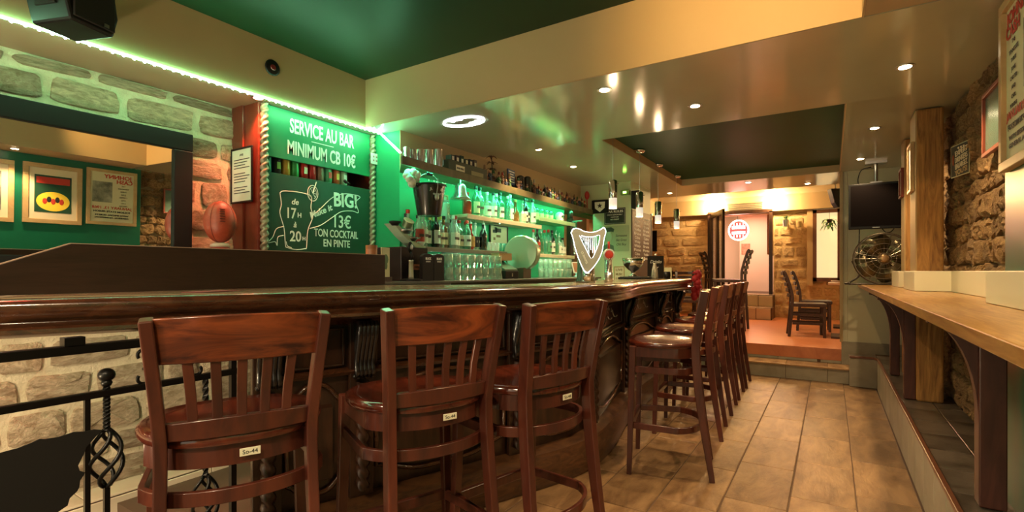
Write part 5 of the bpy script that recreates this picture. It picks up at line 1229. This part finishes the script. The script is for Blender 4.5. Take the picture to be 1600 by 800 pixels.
# ================================================================== BACK ROOM
tvb=thing('television','small black flat television on the far left stone wall of the back room','television',(-3.02,9.55,1.80),math.radians(28))
MB().bb(-.22,.22,-.03,.03,-.20,.20).build('housing',BLKP,tvb,bev=.005); MB().bb(-.20,.20,-.033,-.03,-.18,.18).build('screen',SCREEN,tvb); MB().tube([(0,.03,0),(0,.25,.1),(0,.27,.86)],.015,8).build('bracket',STEEL,tvb)
def ladder_chair(loc,rz,label,grp,hs=.45,hb=.88):
    """faces +x"""
    t=thing('ladder_back_chair',label,'chair',loc,rz,grp)
    MB().bb(-.20,.21,-.20,.20,hs-.045,hs).build('seat',DARKW,t,bev=.006)
    for s in (-1,1):
        MB().strip([(.18,s*.175,0),(.18,s*.175,hs-.04)],.035,.035,up=(0,1,0)).build('front_leg',DARKW,t,bev=.003)
        MB().strip(crom([(-.23,s*.18,0),(-.19,s*.18,hs),(-.21,s*.18,hs+.2),(-.27,s*.18,hb-.04),(-.30,s*.18,hb)],4),.035,.038,up=(0,1,0)).build('rear_leg',DARKW,t,bev=.003)
    n=5
    for k in range(n):
        z=hs+.10+(hb-hs-.13)*k/(n-1); u=(z-hs)/(hb-hs); x=-.19-.10*u**1.4
        MB().strip([(x-.012,-.18,z),(x-.035,0,z+.004),(x-.012,.18,z)],.016,.045).build('back_slat',DARKW,t,bev=.003)
    for z in (.18,.30):
        for y_ in (-.178,.178): MB().bb(-.19,.18,y_-.008,y_+.008,z-.015,z+.015).build('stretcher',DARKW,t)
    return t
CG='dark ladder-back chairs in the back room'
c0=ladder_chair((-.27,7.95,.335),.12,'dark ladder-back chair pulled up to the small table under the far window',CG)
def chair_at(loc,rz,label,proto=c0):
    c=copy_tree(proto,label=label); c.location=loc; c.rotation_euler=(0,0,rz); return c
chair_at((-.20,8.75,.335),.05,'dark ladder-back chair just behind the one at the window table')
for i,(x,y) in enumerate(((-2.35,7.9),(-1.85,8.05),(-2.15,8.9))):
    chair_at((x,y,.335),-PI/2+.3,['dark chair back showing over the bar end, left one','dark chair back showing over the bar end, right one','dark chair back showing over the bar end, farthest one'][i])
hc=ladder_chair((-1.30,8.25,.335),PI,'tall dark ladder-back bar chair standing before the white hall opening',CG,.76,1.20)
chair_at((-1.55,8.9,.335),.4,'tall dark chair seen through the glazed door leaf',hc)
ta=thing('small_table','small wooden table with dark centre leg below the far window','table',(.22,8.0,.335))
MB().bb(-.25,.30,-.32,.32,.70,.73).build('top',mat('table_top',(.35,.16,.07),.3),ta,bev=.004); MB().bb(-.04,.04,-.04,.04,.02,.70).build('leg',DARKW,ta); MB().bb(-.22,.22,-.22,.22,0,.03).build('foot',DARKW,ta,bev=.006)
t2_=copy_tree(ta,label='second small dark table further along under the far window'); t2_.location=(.25,9.4,.335)
# neon sign and poster in the hall
ns=thing('round_neon_sign','round glowing red and white neon sign on the pale hall wall','sign',(-1.64,11.5,2.08))
Mne=fr((0,0,0),(1,0,0)); MB().lathe([(.17,0),(.17,.02)],32,Mne).build('disc',mat('neon_disc_red',(.6,.03,.03),.4,emis=1.2),ns)
MB().tube([Mne@Vector((.19*math.cos(2*PI*k/40),.205*math.sin(2*PI*k/40),.025)) for k in range(40)],.014,8,closed=True).build('ring',EM_NEON,ns,smooth=True)
for z0,z1,w2 in ((.03,.09,.13),(-.08,-.03,.13)): MB().bb(-w2,w2,z0,z1,.022,.03,Mne).build('lit_band',EM_NEON,ns)
for x in (-.09,-.03,.03,.09): MB().bb(x-.006,x+.006,.10,.15,.022,.03,Mne).bb(x-.006,x+.006,-.15,-.10,.022,.03,Mne).build('lit_bar',EM_NEON,ns)
MB().tube([(-.02,0,.205),(-.02,0,.45)],.003,5).build('cable',BLKP,ns)
light('POINT','neon_glow',(-1.64,11.3,2.08),4,(1,.25,.18),.15)
tag(MB().bb(-.09,.09,0,.006,-.12,.12).build('small_poster',mat('poster_brown',(.35,.16,.10),.5,kind='n',c2=(.6,.35,.25),scale=18),None,loc=(-1.62,12.39,1.72)),'small brownish poster under the round neon sign','poster')
tag(MB().bb(-.17,.17,-.02,.0,-.45,.45).build('hall_locker',mat('hall_pale_panel',(.70,.60,.42),.4),None,loc=(-.82,11.9,1.25)),'pale panel under the brown bulkhead in the hall','panel')
# vent, wall spots, plant, far speaker
v=thing('air_vent','long metal air vent set in the cream fascia above the far doorway','vent',(-1.41,10.695,2.47))
MB().bb(-.32,.32,-.012,0,-.075,.075).build('frame',mat('vent_frame',(.35,.28,.18),.4),v)
for k in range(4): MB().bb(-.30,.30,-.02,-.012,-.055+.033*k,-.037+.033*k).build('louvre',STEEL,v)
for i,(x,z) in enumerate(((-1.97,2.50),(-.905,2.485))):
    t=thing('wall_spotlight',f'bright wall spotlight on the cream fascia, {"left" if i==0 else "right"} of the air vent','lamp',(x,10.69,z),0,'wall spotlights by the vent')
    MB().lathe([(.05,0),(.05,-.01),(.03,-.03)],16,fr((0,0,0),(1,0,0),(0,0,1))).build('housing',STEEL,t); MB().ball((0,-.045,0),.032,n=12,m=8).build('bulb',mat('bulb_hot',(1,.75,.35),emis=60),t,smooth=True)
    light('POINT','wall_bulb',(x,10.55,z),26,(1,.66,.30),.03)
pl=thing('hanging_plant','small spiky green plant in a tin pot on the far stone wall','plant',(-.71,10.68,2.05))
MB().lathe([(.045,0),(.055,.13),(.05,.13)],14).build('pot',STEEL,pl,auto=40); MB().bb(-.01,.01,.05,.14,.05,.08).build('bracket',BLACK,pl)
LEAF=mat('leaf_green',(.06,.12,.03),.5)
for k in range(14):
    a=k*2.4; q=.08+.07*((k*3)%5)/4; MB().strip([(0,0,.12),(q*.5*math.cos(a),q*.5*math.sin(a)*.8,.20),(q*math.cos(a),q*math.sin(a)*.8,.19)],[.012,.016,.003],.002).build('leaf',LEAF,pl)
t=thing('tin_pot','empty tin pot hanging on the far stone wall beside the plant','pot',(-.50,10.70,2.03)); MB().lathe([(.045,0),(.05,.11),(.046,.11),(.04,.005),(0,.005)],14).build('pot',mat('tin_pot',(.45,.33,.16),.4,metal=.4),t,auto=40); MB().bb(-.01,.01,.04,.12,.05,.08).build('bracket',BLACK,t)
wp=thing('window_plant','leafy green plant hanging in front of the bright far window','plant',(-.02,10.66,2.02))
MB().lathe([(.03,.06),(.05,.13),(.045,.13)],12).build('pot',DARKW,wp); MB().tube([(0,0,.13),(0,0,.30)],.003,5).build('hanger',BLACK,wp)
for k in range(26):
    a=k*2.4; q=.06+.10*((k*7)%9)/8; zz=.05-.16*((k*5)%7)/7
    MB().strip([(q*.5*math.cos(a),q*.5*math.sin(a)*.5,zz+.09),(q*math.cos(a),q*math.sin(a)*.5,zz+.07),(q*1.35*math.cos(a),q*1.2*math.sin(a)*.5,zz)],[.008,.05,.004],.002).build('leaf',mat('leaf_pale',(.10,.22,.05),.5),wp)
fs_=thing('wall_speaker','dark curved speaker hanging at the top right of the far window','speaker',(.06,8.6,2.28),.4)
MB().prism([(-.09,.12),(.10,.12),(.06,-.14),(0,-.15),(-.04,-.08)],.14,fr((0,.07,0),(1,0,0))).build('cabinet',BLKP,fs_,bev=.01); MB().tube([(0,0,.12),(0,0,.36)],.012,8).build('mount',STEEL,fs_)
MB().bb(-.05,.05,-.075,-.072,-.08,.08).build('grille',BLKM,fs_)
